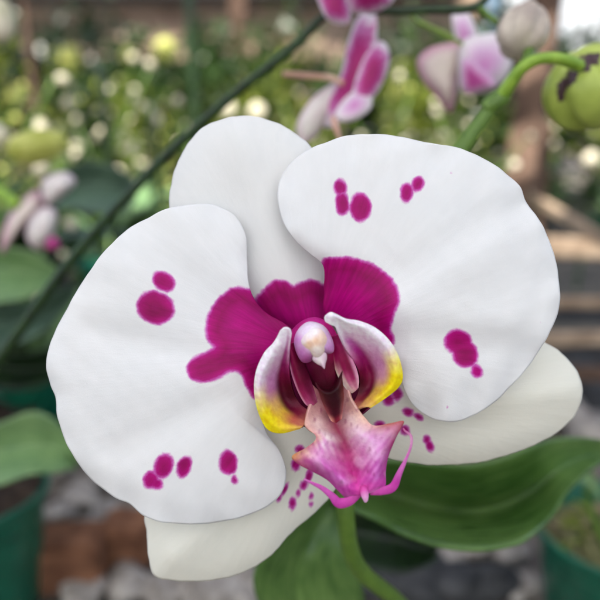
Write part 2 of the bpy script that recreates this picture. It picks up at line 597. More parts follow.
# ---- dorsal sepal
DS = [(314, 345), (290, 335), (262, 320), (228, 285), (195, 250), (174, 222), (169, 202), (172, 180), (180, 157), (192, 138), (207, 125), (228, 117.5), (250, 116), (274, 121.5),
      (296, 134), (314, 150), (328, 180), (338, 225), (338, 270), (332, 315)]
x, y, t = polar(DS, (262, 215), 70, 360)
spot = poly_sdf(x, y, [(255, 300), (262, 291), (273, 281), (285, 281), (294, 286), (303, 281), (314, 280), (324, 285), (340, 290), (340, 350), (300, 352), (262, 325)])
u, v = (x - 262) / 90, (y - 215) / 110
d = 0.1345 + 0.0018 * u ** 2 + 0.0010 * v ** 2 + 0.0030 * t ** 5 - 0.0010 * line_ridge(x, y, (305, 320), (235, 130), 13)
d += 0.0010 * 0.0 * x + 0.0004 * smooth_noise(x, y, 23, 0.04)
vn, al = vein_coords(x, y, (318, 375))
sheet('dorsal_sepal', P(x, y, d), 0.00045, M['dorsal'], flower, dict(spot=spot, vein=vn, along=al), wrap=True)

# ---- lateral sepals
RS = [(350, 395), (372, 372), (420, 345), (480, 330), (525, 330), (545, 342), (560, 352), (573, 365), (581, 380), (582, 398), (576, 414), (564, 427), (549, 438), (530, 447), (508, 455), (486, 461),
      (460, 464.5), (430, 465), (405, 462), (388, 458), (368, 448), (350, 430), (340, 412)]
x, y, t = polar(RS, (460, 400), 60, 320)
spot = np.full(x.shape, 50.0)
for e in [(388, 400, 5.5, 6, 0), (397, 394, 5, 6, 0), (408, 412, 4.5, 3.5, 20), (418.5, 416.5, 3.5, 2, 30), (427, 440, 2.8, 4, -20), (430, 446, 3.2, 5.2, -25), (405, 430, 4, 4, 0), (380, 425, 5, 4, 0)]:
    spot = np.minimum(spot, ell(x, y, *e) - 0.3)
d = 0.1375 + 0.0015 * ((y - 400) / 60) ** 2 + 0.003 * t ** 5 - 0.0012 * line_ridge(x, y, (370, 415), (570, 390), 12) + 0.0003 * smooth_noise(x, y, 33, 0.05)
vn, al = vein_coords(x, y, (330, 410))
sheet('lateral_sepal', P(x, y, d), 0.00045, M['sepal'], flower, dict(spot=spot, vein=vn * 2, along=al), wrap=True)['label'] = 'cream sepal showing below the right petal'
LS = [(325, 405), (300, 400), (262, 415), (215, 450), (170, 485), (146, 512), (146.5, 530), (148, 555), (154, 575), (170, 580.5), (195, 581.5), (222, 579), (246, 571), (268, 558), (291, 533.5), (312, 515), (330, 497), (345, 470), (352, 440)]
x, y, t = polar(LS, (240, 490), 60, 320)
spot = np.full(x.shape, 50.0)
for e in [(296, 464, 4.2, 6.5, 10), (300, 450, 4.5, 4, 0), (309, 476, 3.2, 6.5, 15), (303.5, 485.5, 3, 4, 20), (298.5, 493, 1.6, 3, 15), (292.5, 503.5, 3.4, 5.2, 0), (311, 496, 1.4, 2.2, 0), (311, 504, 1.0, 1.4, 0), (285, 489, 1.6, 5, 25), (279, 498, 2, 3, 20)]:
    spot = np.minimum(spot, ell(x, y, *e) - 0.3)
d = 0.1368 + 0.0010 * ((x + y - 730) / 70) ** 2 + 0.003 * t ** 5 - 0.0012 * line_ridge(x, y, (320, 430), (175, 555), 13) + 0.0003 * smooth_noise(x, y, 43, 0.05)
vn, al = vein_coords(x, y, (330, 400))
sheet('lateral_sepal', P(x, y, d), 0.00045, M['sepal'], flower, dict(spot=spot, vein=vn * 2, along=al), wrap=True)['label'] = 'cream sepal with small purple dots below the left petal'

# ---- lip
def pig_sheet(name, curves, nu, nv, thick, pig, parent, mat=None, ridge=None, p=3.0):
    Q = loft(curves, nu, nv)
    c = idw(Q[..., 0], Q[..., 1], pig, p)
    dd = Q[..., 2]
    if ridge is not None:
        dd = dd + ridge(Q[..., 0], Q[..., 1])
    return sheet(name, P(Q[..., 0], Q[..., 1], dd), thick, mat or M['lip'], parent, dict(pigment=c))


def table(T, nu, nv):
    """pigment table (rows across x samples along) -> (nv, nu, 3) linear"""
    A = []
    for row in T:
        r_ = lin(np.array(row, float)); k = np.linspace(0, 1, len(row)); u_ = np.linspace(0, 1, nu)
        A.append(np.stack([np.interp(u_, k, r_[:, q]) for q in range(3)], 1))
    A = np.stack(A)
    v = np.linspace(0, len(A) - 1 - 1e-9, nv); i = v.astype(int); f = (v - i)[:, None, None]; f = f * f * (3 - 2 * f); f = f * f * (3 - 2 * f)
    A = A[i] * (1 - f) + A[i + 1] * f
    for _ in range(1):
        A[:, 1:-1] = (A[:, :-2] + 2 * A[:, 1:-1] + A[:, 2:]) / 4
        A[1:-1] = (A[:-2] + 2 * A[1:-1] + A[2:]) / 4
    return np.clip(A, 0, .95)


def tab_sheet(name, curves, nu, nv, thick, T, parent, mat=None):
    Q = loft(curves, nu, nv)
    c = table(T, nu, nv)
    c = c * (1 - 0.10 * np.clip(smooth_noise(Q[..., 0], Q[..., 1], 9, 0.7), 0, 1)[..., None] * np.array([0.6, 1.6, 0.8]))
    return sheet(name, P(Q[..., 0], Q[..., 1], Q[..., 2] + 0.00010 * smooth_noise(Q[..., 0], Q[..., 1], 8, 0.3)), thick, mat or M['lip'], parent, dict(pigment=c))


WH, PK, VI, MG, CR, DK, YE, TN, PE = (244, 240, 244), (226, 190, 222), (196, 120, 184), (172, 40, 128), (134, 2, 66), (60, 2, 26), (255, 232, 14), (206, 152, 116), (214, 132, 150)

# mid lobe with its neck (the lip's main blade)
rows = [
    [(313, 385, .1262), (321, 392, .1275), (330, 396, .1285), (338, 391, .1275), (346, 384, .1262)],
    [(311, 404, .1245), (320, 408, .1262), (332, 412, .1270), (343, 407, .1260), (352, 402, .1240)],
    [(305, 424, .1225), (318, 425, .1232), (336, 426, .1245), (352, 421, .1230), (364, 417, .1220)],
    [(316, 437, .1215), (326, 436, .1208), (342, 437, .1222), (358, 431, .1206), (374, 425.5, .1212)],
    [(307, 447, .1212), (323, 444, .1198), (345, 446, .1214), (366, 436, .1196), (391, 423, .1208)],
    [(292, 456, .1212), (319, 453, .1186), (348, 456, .1206), (377, 442, .1184), (404, 421.5, .1208)],
    [(298, 464, .1208), (322, 462, .1180), (351, 466, .1200), (378, 454, .1178), (396.5, 437, .1202)],
    [(313, 472, .1202), (331, 470, .1176), (354, 475, .1194), (377, 466, .1176), (389, 455, .1198)],
    [(327, 480, .1200), (340, 479, .1176), (357, 483, .1188), (376, 476, .1178), (386, 470, .1196)],
    [(338, 491, .1200), (347, 488, .1180), (360, 489, .1184), (376, 485, .1182), (386, 484, .1194)],
    [(346, 499, .1204), (353, 496, .1188), (363, 495, .1186), (374, 492, .1188), (384, 491, .1196)],
]
pig = [(314, 386, TN), (346, 386, TN), (330, 396, CR), (330, 410, CR), (320, 404, (190, 110, 110)), (345, 402, (214, 150, 140)), (312, 420, (218, 160, 150)), (335, 422, (180, 90, 90)),
       (356, 417, (232, 180, 160)), (322, 432, (222, 150, 160)), (340, 436, (160, 60, 80)), (360, 428, (224, 160, 160)), (376, 427, (216, 150, 130)), (398, 424, (190, 110, 80)), (388, 432, (206, 110, 120)),
       (294, 456, (206, 150, 80)), (303, 455, (226, 176, 110)), (312, 450, (206, 120, 140)), (302, 463, (196, 90, 140)), (322, 452, (214, 140, 190)), (330, 462, (210, 120, 190)), (345, 450, (170, 40, 100)), (350, 464, (190, 50, 130)),
       (335, 446, (222, 160, 190)), (362, 444, (220, 150, 190)), (372, 450, (222, 150, 210)), (380, 456, (206, 110, 180)), (392, 440, (190, 80, 130)), (368, 470, (208, 100, 180)), (384, 474, (190, 70, 150)), (320, 474, (180, 70, 140)), (340, 474, (214, 120, 190)),
       (355, 482, (206, 60, 150)), (345, 492, (206, 70, 170)), (365, 490, (214, 80, 170)), (380, 488, (200, 70, 160))]
Rr = np.stack([cr_u(np.array(r, float), 70) for r in rows])
Q = cr_u(Rr, 110)
x, y = Q[..., 0], Q[..., 1]
dd = Q[..., 2] + 0.00012 * smooth_noise(x, y, 51, 0.35) + 0.0006 * line_ridge(x, y, (338, 425), (356, 480), 3.0)
TN2 = (214, 150, 130)
c = table([[(226, 160, 160), (150, 60, 80), (60, 4, 20), (150, 60, 80), (230, 170, 170)],
           [(226, 176, 170), (210, 150, 150), (100, 6, 34), (210, 150, 150), (234, 190, 176)],
           [(226, 176, 160), (238, 206, 200), (160, 50, 84), (238, 208, 204), (236, 194, 170)],
           [(222, 156, 150), (238, 206, 216), (150, 34, 76), (240, 208, 220), (230, 176, 170)],
           [(216, 140, 140), (232, 184, 214), (160, 34, 90), (234, 186, 220), (186, 96, 74)],
           [(206, 140, 70), (226, 160, 206), (180, 50, 116), (232, 178, 220), (176, 80, 80)],
           [(190, 80, 120), (216, 126, 196), (188, 40, 126), (224, 150, 210), (180, 60, 104)],
           [(170, 50, 120), (212, 116, 190), (196, 40, 136), (212, 120, 196), (170, 50, 126)],
           [(184, 60, 144), (218, 120, 202), (208, 50, 156), (212, 110, 196), (188, 66, 154)],
           [(200, 70, 170), (210, 74, 176), (216, 70, 166), (210, 80, 176), (200, 70, 168)],
           [(200, 70, 170), (210, 74, 176), (216, 70, 166), (210, 80, 176), (200, 70, 168)]], 70, 110)
sp = np.clip(smooth_noise(x, y, 52, 0.9) - 0.55, 0, 1)[..., None] * 0.5
c = c * (1 - sp) + lin((150, 30, 100)) * sp
st_ = np.clip(smooth_noise(x + 0.55 * (y - 440) * np.sign(x - 350), y * 0.35, 53, 0.75), -1, 1)[..., None]
fd = sstep(425, 445, y)[..., None]
c = c * (1 + fd * st_ * np.array([0.10, 0.38, 0.14]))
sp2 = fd * np.clip(smooth_noise(x, y, 54, 0.3) - 0.2, 0, 1)[..., None] * 0.22
c = np.clip(c * (1 - sp2) + lin((248, 226, 240)) * sp2, 0, .95)
lip = sheet('lip', P(x, y, dd), 0.0006, M['lip'], flower, dict(pigment=c))
lip['label'] = 'anchor-shaped magenta mid lobe of the lip with tan wing tips'

# side lobes
left_curves = [
    [(278, 335, .1188), (273, 343, .1192), (264, 353, .1198), (256, 371, .1205), (254, 391, .1210), (258, 412, .1214), (267, 429, .1220), (281, 433.5, .1228), (300, 429, .1236)],
    [(280.5, 330, .1182), (277, 343, .1186), (270, 357, .1190), (262, 375, .1196), (260, 393, .1202), (265, 411, .1208), (274, 423, .1216), (286, 428, .1226), (302, 427, .1236)],
    [(285, 328, .1180), (284, 344, .1194), (278, 361, .1214), (272, 378, .1228), (273, 395, .1240), (279, 408, .1246), (287, 416, .1246), (296, 422, .1242), (304, 425, .1240)],
    [(289.5, 330, .1182), (286.5, 348, .1208), (283, 365, .1240), (281, 382, .1262), (284, 397, .1272), (290, 407, .1270), (297, 412, .1262), (304, 417, .1252), (307, 422, .1244)],
    [(291.5, 335, .1188), (288.5, 352, .1210), (288, 367, .1232), (291, 384, .1258), (296, 397, .1272), (302, 405, .1272), (308, 410, .1264), (311, 416, .1254), (311, 421, .1246)],
]
pigL = [(284, 332, WH), (276, 344, WH), (264, 360, WH), (260, 376, (236, 222, 236)), (268, 372, PK), (275, 356, WH), (284, 345, WH), (270, 385, (222, 180, 214)), (273, 375, VI), (279, 364, PK), (286, 356, WH), (266, 392, WH), (280, 372, VI), (284, 385, CR),
        (257, 398, (246, 240, 200)), (258, 406, YE), (262, 414, YE), (270, 426, YE), (280, 430, YE), (290, 431, YE), (270, 408, (244, 220, 120)), (276, 420, YE), (276, 400, (206, 140, 180)), (284, 412, (214, 140, 140)), (276, 388, MG),
        (290, 405, CR), (286, 396, CR), (300, 415, (130, 20, 60)), (296, 424, (220, 160, 110)), (304, 428, (206, 140, 120)), (292, 396, CR), (304, 408, CR), (290, 372, MG)]
W2 = (250, 248, 250)
TL = [[W2, W2, W2, (248, 246, 248), (248, 244, 226), (250, 234, 90), YE, YE, YE, (238, 190, 70)],
      [W2, W2, (250, 244, 250), (246, 238, 246), (242, 226, 238), (248, 232, 150), YE, YE, (246, 220, 60), (226, 170, 100)],
      [W2, (248, 240, 248), (240, 222, 238), (232, 196, 226), (220, 160, 210), (214, 140, 190), (236, 196, 120), (238, 200, 70), (196, 100, 80), (206, 130, 100)],
      [W2, (226, 180, 214), (196, 90, 164), (160, 24, 110), (130, 8, 66), (96, 4, 40), (86, 2, 34), (110, 8, 50), (130, 24, 56), (200, 120, 100)],
      [W2, (244, 224, 238), (226, 170, 206), (180, 60, 130), (124, 10, 66), (80, 2, 30), (76, 2, 28), (116, 8, 54), (160, 70, 84), (214, 150, 130)]]
tab_sheet('side_lobe', left_curves, 110, 60, 0.0005, TL, lip)['label'] = 'left lip lobe, white above and yellow along its lower edge'
right_curves = [
    [(325.5, 315, .1180), (330.5, 312, .1178), (336.5, 314, .1182), (346, 318.5, .1188), (360, 321, .1192), (376, 328, .1198), (390, 341, .1204), (399, 357, .1208), (403, 376, .1212), (399, 387, .1216), (386, 398, .1222), (371, 408, .1230)],
    [(324.6, 316.5, .1180), (331, 314.5, .1172), (337.5, 317, .1176), (347, 322, .1182), (359, 326, .1186), (373, 334, .1192), (385, 347, .1198), (392, 361, .1202), (394, 376, .1206), (390, 387, .1212), (379, 397, .1222), (367, 407, .1232)],
    [(324.2, 318, .1182), (331, 317.5, .1171), (339, 321, .1184), (347, 328, .1196), (357, 336, .1210), (367, 345, .1222), (376, 357, .1234), (381, 369, .1242), (381, 381, .1246), (377, 390, .1244), (370, 398, .1240), (361, 407, .1238)],
    [(324.5, 320, .1184), (331, 321, .1174), (338, 324, .1188), (345, 336, .1216), (354, 346, .1240), (362, 356, .1258), (368, 367, .1270), (371, 378, .1274), (370, 387, .1272), (367, 394, .1264), (362, 400, .1254), (355, 409, .1244)],
    [(325.5, 322, .1186), (331, 325, .1180), (337, 328, .1190), (342, 339, .1208), (347, 350, .1226), (354, 360, .1242), (359, 371, .1256), (360, 382, .1268), (358, 391, .1270), (356, 397, .1266), (353, 403, .1256), (349, 411, .1246)],
]
pigR = [(328, 316, WH), (335, 320, WH), (346, 322, WH), (360, 325, (244, 236, 244)), (374, 333, (240, 232, 240)), (386, 345, (240, 234, 226)), (392, 352, (246, 232, 120)), (399, 362, YE), (400, 378, YE), (396, 388, YE), (388, 394, YE), (391, 372, (248, 228, 90)), (386, 360, (232, 200, 210)),
        (380, 350, (226, 200, 226)), (370, 341, (228, 204, 230)), (356, 333, (222, 186, 220)), (345, 332, (236, 210, 230)), (366, 350, VI), (374, 362, VI), (379, 376, (206, 120, 180)), (378, 390, (236, 190, 120)), (360, 348, MG), (368, 362, MG), (372, 376, MG), (370, 388, MG), (375, 398, (230, 180, 110)), (366, 405, (226, 180, 130)),
        (354, 352, CR), (362, 366, CR), (364, 380, CR), (362, 392, CR), (343, 342, WH), (349, 353, (236, 200, 210)), (357, 366, CR), (356, 378, (90, 8, 40)), (355, 398, CR), (358, 402, (190, 90, 90)), (352, 410, (220, 160, 130))]
TR = [[W2, W2, W2, W2, W2, (248, 244, 236), (250, 238, 110), YE, YE, YE, (240, 208, 80)],
      [W2, W2, W2, W2, (250, 244, 250), (246, 234, 244), (250, 236, 140), YE, YE, (250, 222, 60), (232, 184, 110)],
      [W2, W2, W2, (246, 230, 244), (238, 212, 234), (228, 176, 216), (218, 150, 200), (230, 170, 190), (244, 214, 90), (238, 196, 90), (228, 170, 120)],
      [W2, W2, W2, (214, 130, 200), (184, 50, 150), (160, 20, 110), (140, 10, 80), (130, 8, 62), (110, 8, 50), (150, 50, 64), (216, 150, 120)],
      [W2, W2, W2, (240, 214, 230), (226, 160, 200), (180, 60, 130), (120, 6, 60), (80, 2, 30), (86, 4, 34), (160, 66, 76), (218, 156, 130)]]
tab_sheet('side_lobe', right_curves, 120, 60, 0.0005, TR, lip)['label'] = 'right lip lobe, white above and yellow along its outer edge'

# inner folds beside the column
inL = [[(285, 344, .1232), (288, 358, .1236), (292, 376, .1244), (298, 392, .1250), (305, 404, .1252), (311, 407.5, .1256)],
       [(289, 344, .1222), (293, 358, .1224), (299, 376, .1230), (304, 390, .1236), (310, 400, .1240), (314, 405, .1248)],
       [(296, 342, .1232), (302, 356, .1240), (308, 372, .1250), (313, 386, .1256), (316, 396, .1256), (317.5, 402, .1256)]]
pigi = [(286, 348, (226, 180, 200)), (290, 368, (206, 120, 160)), (298, 392, (200, 110, 150)), (306, 405, (206, 120, 160)), (314, 406, (190, 90, 130)), (297, 356, CR), (302, 372, CR), (308, 385, (140, 20, 76)), (311, 398, (150, 30, 90)), (313, 376, (150, 40, 90)), (317, 396, (170, 70, 100)), (292, 352, (150, 24, 80))]
tab_sheet('inner_fold', inL, 70, 50, 0.0004, [[(240, 206, 224), (232, 176, 206), (226, 150, 190), (226, 150, 190), (232, 166, 200), (214, 130, 176)],
    [(170, 30, 110), (150, 10, 84), (130, 2, 66), (140, 8, 76), (170, 40, 110), (206, 110, 160)], [(150, 6, 80), (134, 2, 66), (116, 0, 52), (116, 0, 52), (140, 12, 76), (190, 80, 130)],
    [(134, 2, 66), (116, 0, 52), (100, 0, 44), (104, 0, 46), (130, 16, 70), (180, 80, 120)], [(134, 2, 66), (110, 0, 50), (90, 0, 40), (96, 0, 44), (150, 50, 96), (200, 110, 150)]], lip)['label'] = 'left crimson fold of the throat with a pale rim'
inR = [[(327, 338, .1240), (331, 352, .1246), (334, 366, .1252), (339, 379, .1256), (346, 389, .1256), (352, 393.5, .1258)],
       [(333, 336, .1232), (338, 350, .1236), (342, 364, .1240), (347, 377, .1244), (352, 387, .1248), (355.5, 391, .1254)],
       [(340, 334, .1230), (345, 346, .1236), (352, 358, .1242), (357, 370, .1248), (359, 380, .1252), (358.5, 388, .1256)]]
pigj = [(330, 345, CR), (336, 342, (150, 16, 76)), (342, 345, (160, 30, 90)), (340, 358, (160, 30, 84)), (350, 366, (130, 16, 64)), (334, 364, (206, 110, 130)), (337, 374, (238, 216, 196)), (344, 386, (240, 222, 200)), (352, 392, (232, 200, 190)), (346, 376, (190, 90, 120)), (354, 382, (170, 60, 100)), (357, 376, (206, 120, 150)), (352, 360, (196, 90, 130))]
tab_sheet('inner_fold', inR, 70, 50, 0.0004, [[(134, 2, 66), (150, 10, 80), (216, 120, 140), (252, 232, 212), (254, 244, 228), (250, 226, 216)],
    [(140, 2, 72), (160, 6, 84), (170, 24, 96), (226, 160, 170), (250, 226, 212), (246, 214, 208)], [(150, 6, 84), (160, 8, 88), (146, 2, 74), (150, 8, 78), (200, 96, 136), (240, 196, 200)],
    [(156, 10, 92), (160, 10, 92), (140, 2, 70), (130, 0, 62), (160, 30, 96), (226, 160, 180)], [(176, 50, 126), (206, 100, 160), (222, 140, 184), (230, 160, 196), (238, 180, 206), (244, 204, 216)]], lip)['label'] = 'right crimson fold of the throat with a cream lower edge'

# throat wall behind the folds
throat = [[(287, 344, .1296), (280, 362, .1292), (272, 395, .1290), (290, 418, .1280), (312, 428, .1262)],
          [(297, 336, .1312), (294, 356, .1322), (300, 390, .1322), (314, 414, .1304), (324, 427, .1276)],
          [(318, 334, .1314), (322, 352, .1326), (328, 385, .1326), (334, 412, .1304), (338, 426, .1278)],
          [(336, 336, .1312), (352, 350, .1320), (358, 382, .1318), (354, 408, .1300), (348, 424, .1272)],
          [(346, 340, .1300), (368, 356, .1290), (384, 380, .1286), (376, 400, .1276), (356, 418, .1262)]]
pig_sheet('throat', throat, 50, 50, 0.0004, [(318, 325, (176, 20, 116)), (300, 345, (140, 10, 76)), (340, 345, (150, 14, 80)), (320, 380, (96, 6, 44)), (330, 410, (90, 10, 40)), (280, 380, (130, 16, 80)), (370, 370, (130, 16, 80))], lip)

# callus: a dark two-toothed ridge
cal = [
    [(316, 382, .1226), (321, 387, .1226), (328, 389, .1224), (335, 384, .1214), (341.5, 371.5, .1190)],
    [(318, 389, .1218), (323, 392, .1206), (330, 393, .1198), (337, 389, .1192), (343, 383, .1200)],
    [(321, 399, .1220), (326, 402, .1212), (332, 403, .1210), (339, 400, .1208), (344, 396, .1214)],
    [(326, 411, .1226), (330, 412, .1222), (334, 413, .1220), (339, 411, .1220), (343, 408, .1224)],
    [(331, 421, .1232), (333, 422, .1232), (336, 423, .1233), (339, 421, .1232), (342, 419, .1232)]]
Rr = np.stack([cr_u(np.array(r, float), 40) for r in cal]); Q = cr_u(Rr, 40)
x, y = Q[..., 0], Q[..., 1]
c = table([[(70, 10, 30), (56, 0, 16), (48, 0, 12), (48, 0, 14), (56, 2, 20)],
           [(80, 16, 34), (60, 4, 18), (46, 2, 12), (46, 2, 14), (90, 24, 34)],
           [(120, 50, 60), (74, 5, 24), (54, 2, 14), (54, 2, 14), (130, 60, 60)],
           [(150, 70, 76), (90, 8, 34), (64, 3, 20), (66, 4, 22), (160, 90, 90)],
           [(228, 182, 160), (206, 130, 116), (130, 26, 50), (150, 40, 60), (206, 140, 130)]], 40, 40)
sheet('callus', P(x, y, Q[..., 2]), 0.0004, M['lip'], lip, dict(pigment=c))

# tendrils of the mid lobe
def tube(name, pts, radii, mat, parent=None, n=14, res=40, flat=1.0, attrs=None):
    p = cr(pts, res)
    k = np.linspace(0, 1, res)
    r = np.interp(k, np.linspace(0, 1, len(radii)), radii)
    tg = np.gradient(p, axis=0); tg /= np.linalg.norm(tg, axis=1, keepdims=True) + 1e-12
    up = np.array([0.13, -0.97, 0.21])
    V = []
    prev = None
    for i in range(res):
        a = np.cross(tg[i], up); 
        if np.linalg.norm(a) < 1e-3: a = np.cross(tg[i], (1, 0, 0))
        a /= np.linalg.norm(a)
        if prev is not None and a @ prev < 0: a = -a
        prev = a
        b = np.cross(tg[i], a)
        for j in range(n):
            th = 2 * math.pi * j / n
            V.append(p[i] + r[i] * (math.cos(th) * a + flat * math.sin(th) * b))
    F = []
    for i in range(res - 1):
        for j in range(n):
            F.append((i * n + j, i * n + (j + 1) % n, (i + 1) * n + (j + 1) % n, (i + 1) * n + j))
    F.append(tuple(range(n - 1, -1, -1))); F.append(tuple(range((res - 1) * n, res * n)))
    at = None
    if attrs is not None:
        cc = np.stack([np.interp(k, np.linspace(0, 1, len(attrs)), lin(np.array(attrs))[:, q]) for q in range(3)], 1)
        at = dict(pigment=np.repeat(cc, n, 0))
    return mk(name, V, F, mat, parent, at)


def PP(l):
    a = np.array(l, float)
    return P(a[:, 0], a[:, 1], a[:, 2])


u = PX(0.12)
tube('tendril', PP([(360, 493, .1192), (350, 501, .1190), (339, 503, .1188), (332, 496, .1186), (322, 488, .1184), (312, 483, .1184), (304, 479, .1186)]),
     [3.2 * u, 4.6 * u, 5.4 * u, 3.6 * u, 2.6 * u, 1.7 * u, 0.7 * u], M['lip'], lip, flat=0.35, attrs=[(208, 80, 170), (206, 74, 170), (196, 60, 164), (206, 90, 180), (196, 80, 170), (206, 110, 180)])
tube('tendril', PP([(370, 492, .1190), (382, 491, .1190), (393, 487, .1190), (399, 474, .1188), (406, 459, .1186), (411, 446, .1186), (411, 436, .1190), (405, 431, .1194), (403, 428, .1197)]),
     [3.2 * u, 4.2 * u, 4.8 * u, 3.6 * u, 2.6 * u, 1.5 * u, 1.3 * u, 1.5 * u, 0.7 * u], M['lip'], lip, flat=0.35, attrs=[(208, 80, 170), (206, 74, 170), (196, 60, 164), (212, 110, 190), (206, 110, 180), (206, 140, 180), (180, 90, 140)])
tube('nub', PP([(363, 486, .1186), (364.5, 493, .1180), (365.5, 499, .1178), (365.5, 501.5, .1180)]), [3.0 * u, 4.2 * u, 3.6 * u, 1.6 * u], M['lip'], lip, attrs=[(206, 60, 150), (220, 90, 176), (240, 170, 220), (244, 190, 226)])

# ---- column
def dome(name, outline, centre, d0, h, mat, parent, pig, na=120, nr=36, expo=2.2, p=3.0, noisef=0.0):
    o = cr(outline, na, closed=True)
    t = np.sin(np.linspace(0.03, math.pi / 2, nr))
    c = np.array(centre, float)
    XY = c + t[:, None, None] * (o[None] - c)
    x, y = XY[..., 0], XY[..., 1]
    dd = d0 - h * (1 - np.repeat(t[:, None], na, 1) ** expo) ** (1 / expo)
    if noisef: dd = dd + noisef * smooth_noise(x, y, 61, 0.4)
    # closed back
    dd2 = d0 + 0.35 * h * (1 - t[::-1] ** 2) ** 0.5
    xb = c + (t[::-1])[:, None, None] * (o[None] - c)
    G = np.concatenate([P(x, y, dd), P(xb[1:, :, 0], xb[1:, :, 1], np.repeat(dd2[1:, None], na, 1))])
    cc = idw(G[..., 0] * 0 + np.concatenate([x, xb[1:, :, 0]]), np.concatenate([y, xb[1:, :, 1]]), pig, p)
    V = G.reshape(-1, 3)
    rws = G.shape[0]
    F = [(i * na + j, i * na + (j + 1) % na, (i + 1) * na + (j + 1) % na, (i + 1) * na + j) for i in range(rws - 1) for j in range(na)]
    F.append(tuple(range(na - 1, -1, -1))); F.append(tuple(range((rws - 1) * na, rws * na)))
    return mk(name, V, F, mat, parent, dict(pigment=cc.reshape(-1, 3)))


hood = dome('column', [(309, 321.5), (301, 326), (295.5, 334), (294, 343), (296.5, 353), (301, 361), (306, 363), (311.5, 361), (313, 357), (320, 358), (325.5, 354), (329, 354), (333.5, 352), (334, 345), (331.5, 337), (327, 329), (320, 323.5)],
            (314, 342), .1222, .0050, M['waxy'], flower,
            [(309, 324, (238, 220, 240)), (314, 330, (250, 244, 250)), (298, 340, (216, 150, 214)), (300, 354, (206, 130, 196)), (306, 360, (190, 96, 170)), (331, 348, (212, 150, 210)), (329, 336, (226, 180, 224)), (313, 342, (248, 236, 236)), (304, 332, (240, 222, 242)), (320, 334, (246, 240, 246))], expo=2.0)
dome('anther_cap', [(314, 327.5), (305, 333), (300.5, 341), (304, 348.5), (311, 354.5), (317, 358), (322.5, 355), (326, 347), (327, 338), (322, 330)], (314, 342), .1190, .0022, M['waxy'], hood,
     [(314, 332, (250, 246, 246)), (304, 340, (246, 232, 232)), (309, 344, (240, 200, 160)), (316, 341, (242, 202, 164)), (322, 338, (244, 214, 190)), (316, 350, (244, 234, 224)), (310, 336, (248, 240, 240))], expo=2.0)
dome('rostellum', [(313, 355), (312.5, 360), (317, 364), (321, 366), (324.5, 369), (325.5, 364), (327, 358), (326, 353), (320, 351)], (319.5, 358), .1196, .0012, M['waxy'], hood,
     [(315, 358, (236, 214, 226)), (320, 360, (248, 240, 236)), (325, 358, (226, 196, 210)), (323, 366, (240, 210, 226))])
# column foot, crimson shoulder behind the hood
dome('column_foot', [(300, 322), (290, 334), (291, 352), (303, 372), (316, 388), (330, 392), (338, 380), (340, 360), (338, 338), (330, 324), (315, 317)], (316, 345), .1300, .0075, M['lip'], hood,
     [(315, 322, (196, 40, 140)), (298, 330, (180, 24, 120)), (330, 330, (180, 24, 112)), (296, 350, (140, 10, 76)), (336, 352, (150, 14, 76)), (316, 374, (88, 6, 40)), (326, 386, (80, 6, 34)), (332, 370, (110, 10, 50)), (308, 366, (110, 10, 60))])
tube('pedicel', np.concatenate([P(np.array([314, 316, 326]), np.array([345, 350, 366]), np.array([.1345, .143, .156])), P([336], [392], [.169])]), [0.0026, 0.0024, 0.0022, 0.0022], M['stem_bright'], flower)

# ================================================================ THE SPRAYS BEHIND
def ovoid(name, c, axis, L, W, mat, parent, ribs=3, depth=0.08, tip=0.6, n=36, rows=26, phase=0.0):
    """closed flower bud: seams between its sepals, tapering to the tip"""
    axis = np.array(axis, float); axis /= np.linalg.norm(axis)
    a = np.cross(axis, (0.3, 1, 0.2)); a /= np.linalg.norm(a); b = np.cross(axis, a)
    V = []
    for i in range(rows):
        s = (i + 0.02) / (rows - 1 + 0.04)
        z = -math.cos(math.pi * s)
        r = math.sin(math.pi * s) ** 0.85 * (1 - 0.22 * tip * (z + 0.2))
        for j in range(n):
            th = 2 * math.pi * j / n
            q = r * (1 - depth * abs(math.cos(ribs * th / 2 + phase)) ** 8)
            V.append(np.array(c) + axis * z * L / 2 + W / 2 * q * (math.cos(th) * a + math.sin(th) * b))
    F = [(i * n + j, i * n + (j + 1) % n, (i + 1) * n + (j + 1) % n, (i + 1) * n + j) for i in range(rows - 1) for j in range(n)]
    F.append(tuple(range(n - 1, -1, -1))); F.append(tuple(range((rows - 1) * n, rows * n)))
    return mk(name, V, F, mat, parent)


def small_petal(name, outline, centre, d, mat, parent, dx=0.0, dy=0.0, cup=0.003, thick=0.0005):
    """petal of a flower behind; d at its centre, dx/dy tilt it in depth (m per 100 px)"""
    x, y, t = polar(outline, centre, 20, 72)
    dd = d + dx * (x - centre[0]) / 100 + dy * (y - centre[1]) / 100 + cup * t ** 3 * (d / 0.2) + 0.0006 * smooth_noise(x, y, int(centre[0]), 0.1)
    vn, al = vein_coords(x, y, centre)
    return sheet(name, P(x, y, dd), thick, mat, parent, dict(vein=vn, along=t), wrap=True)


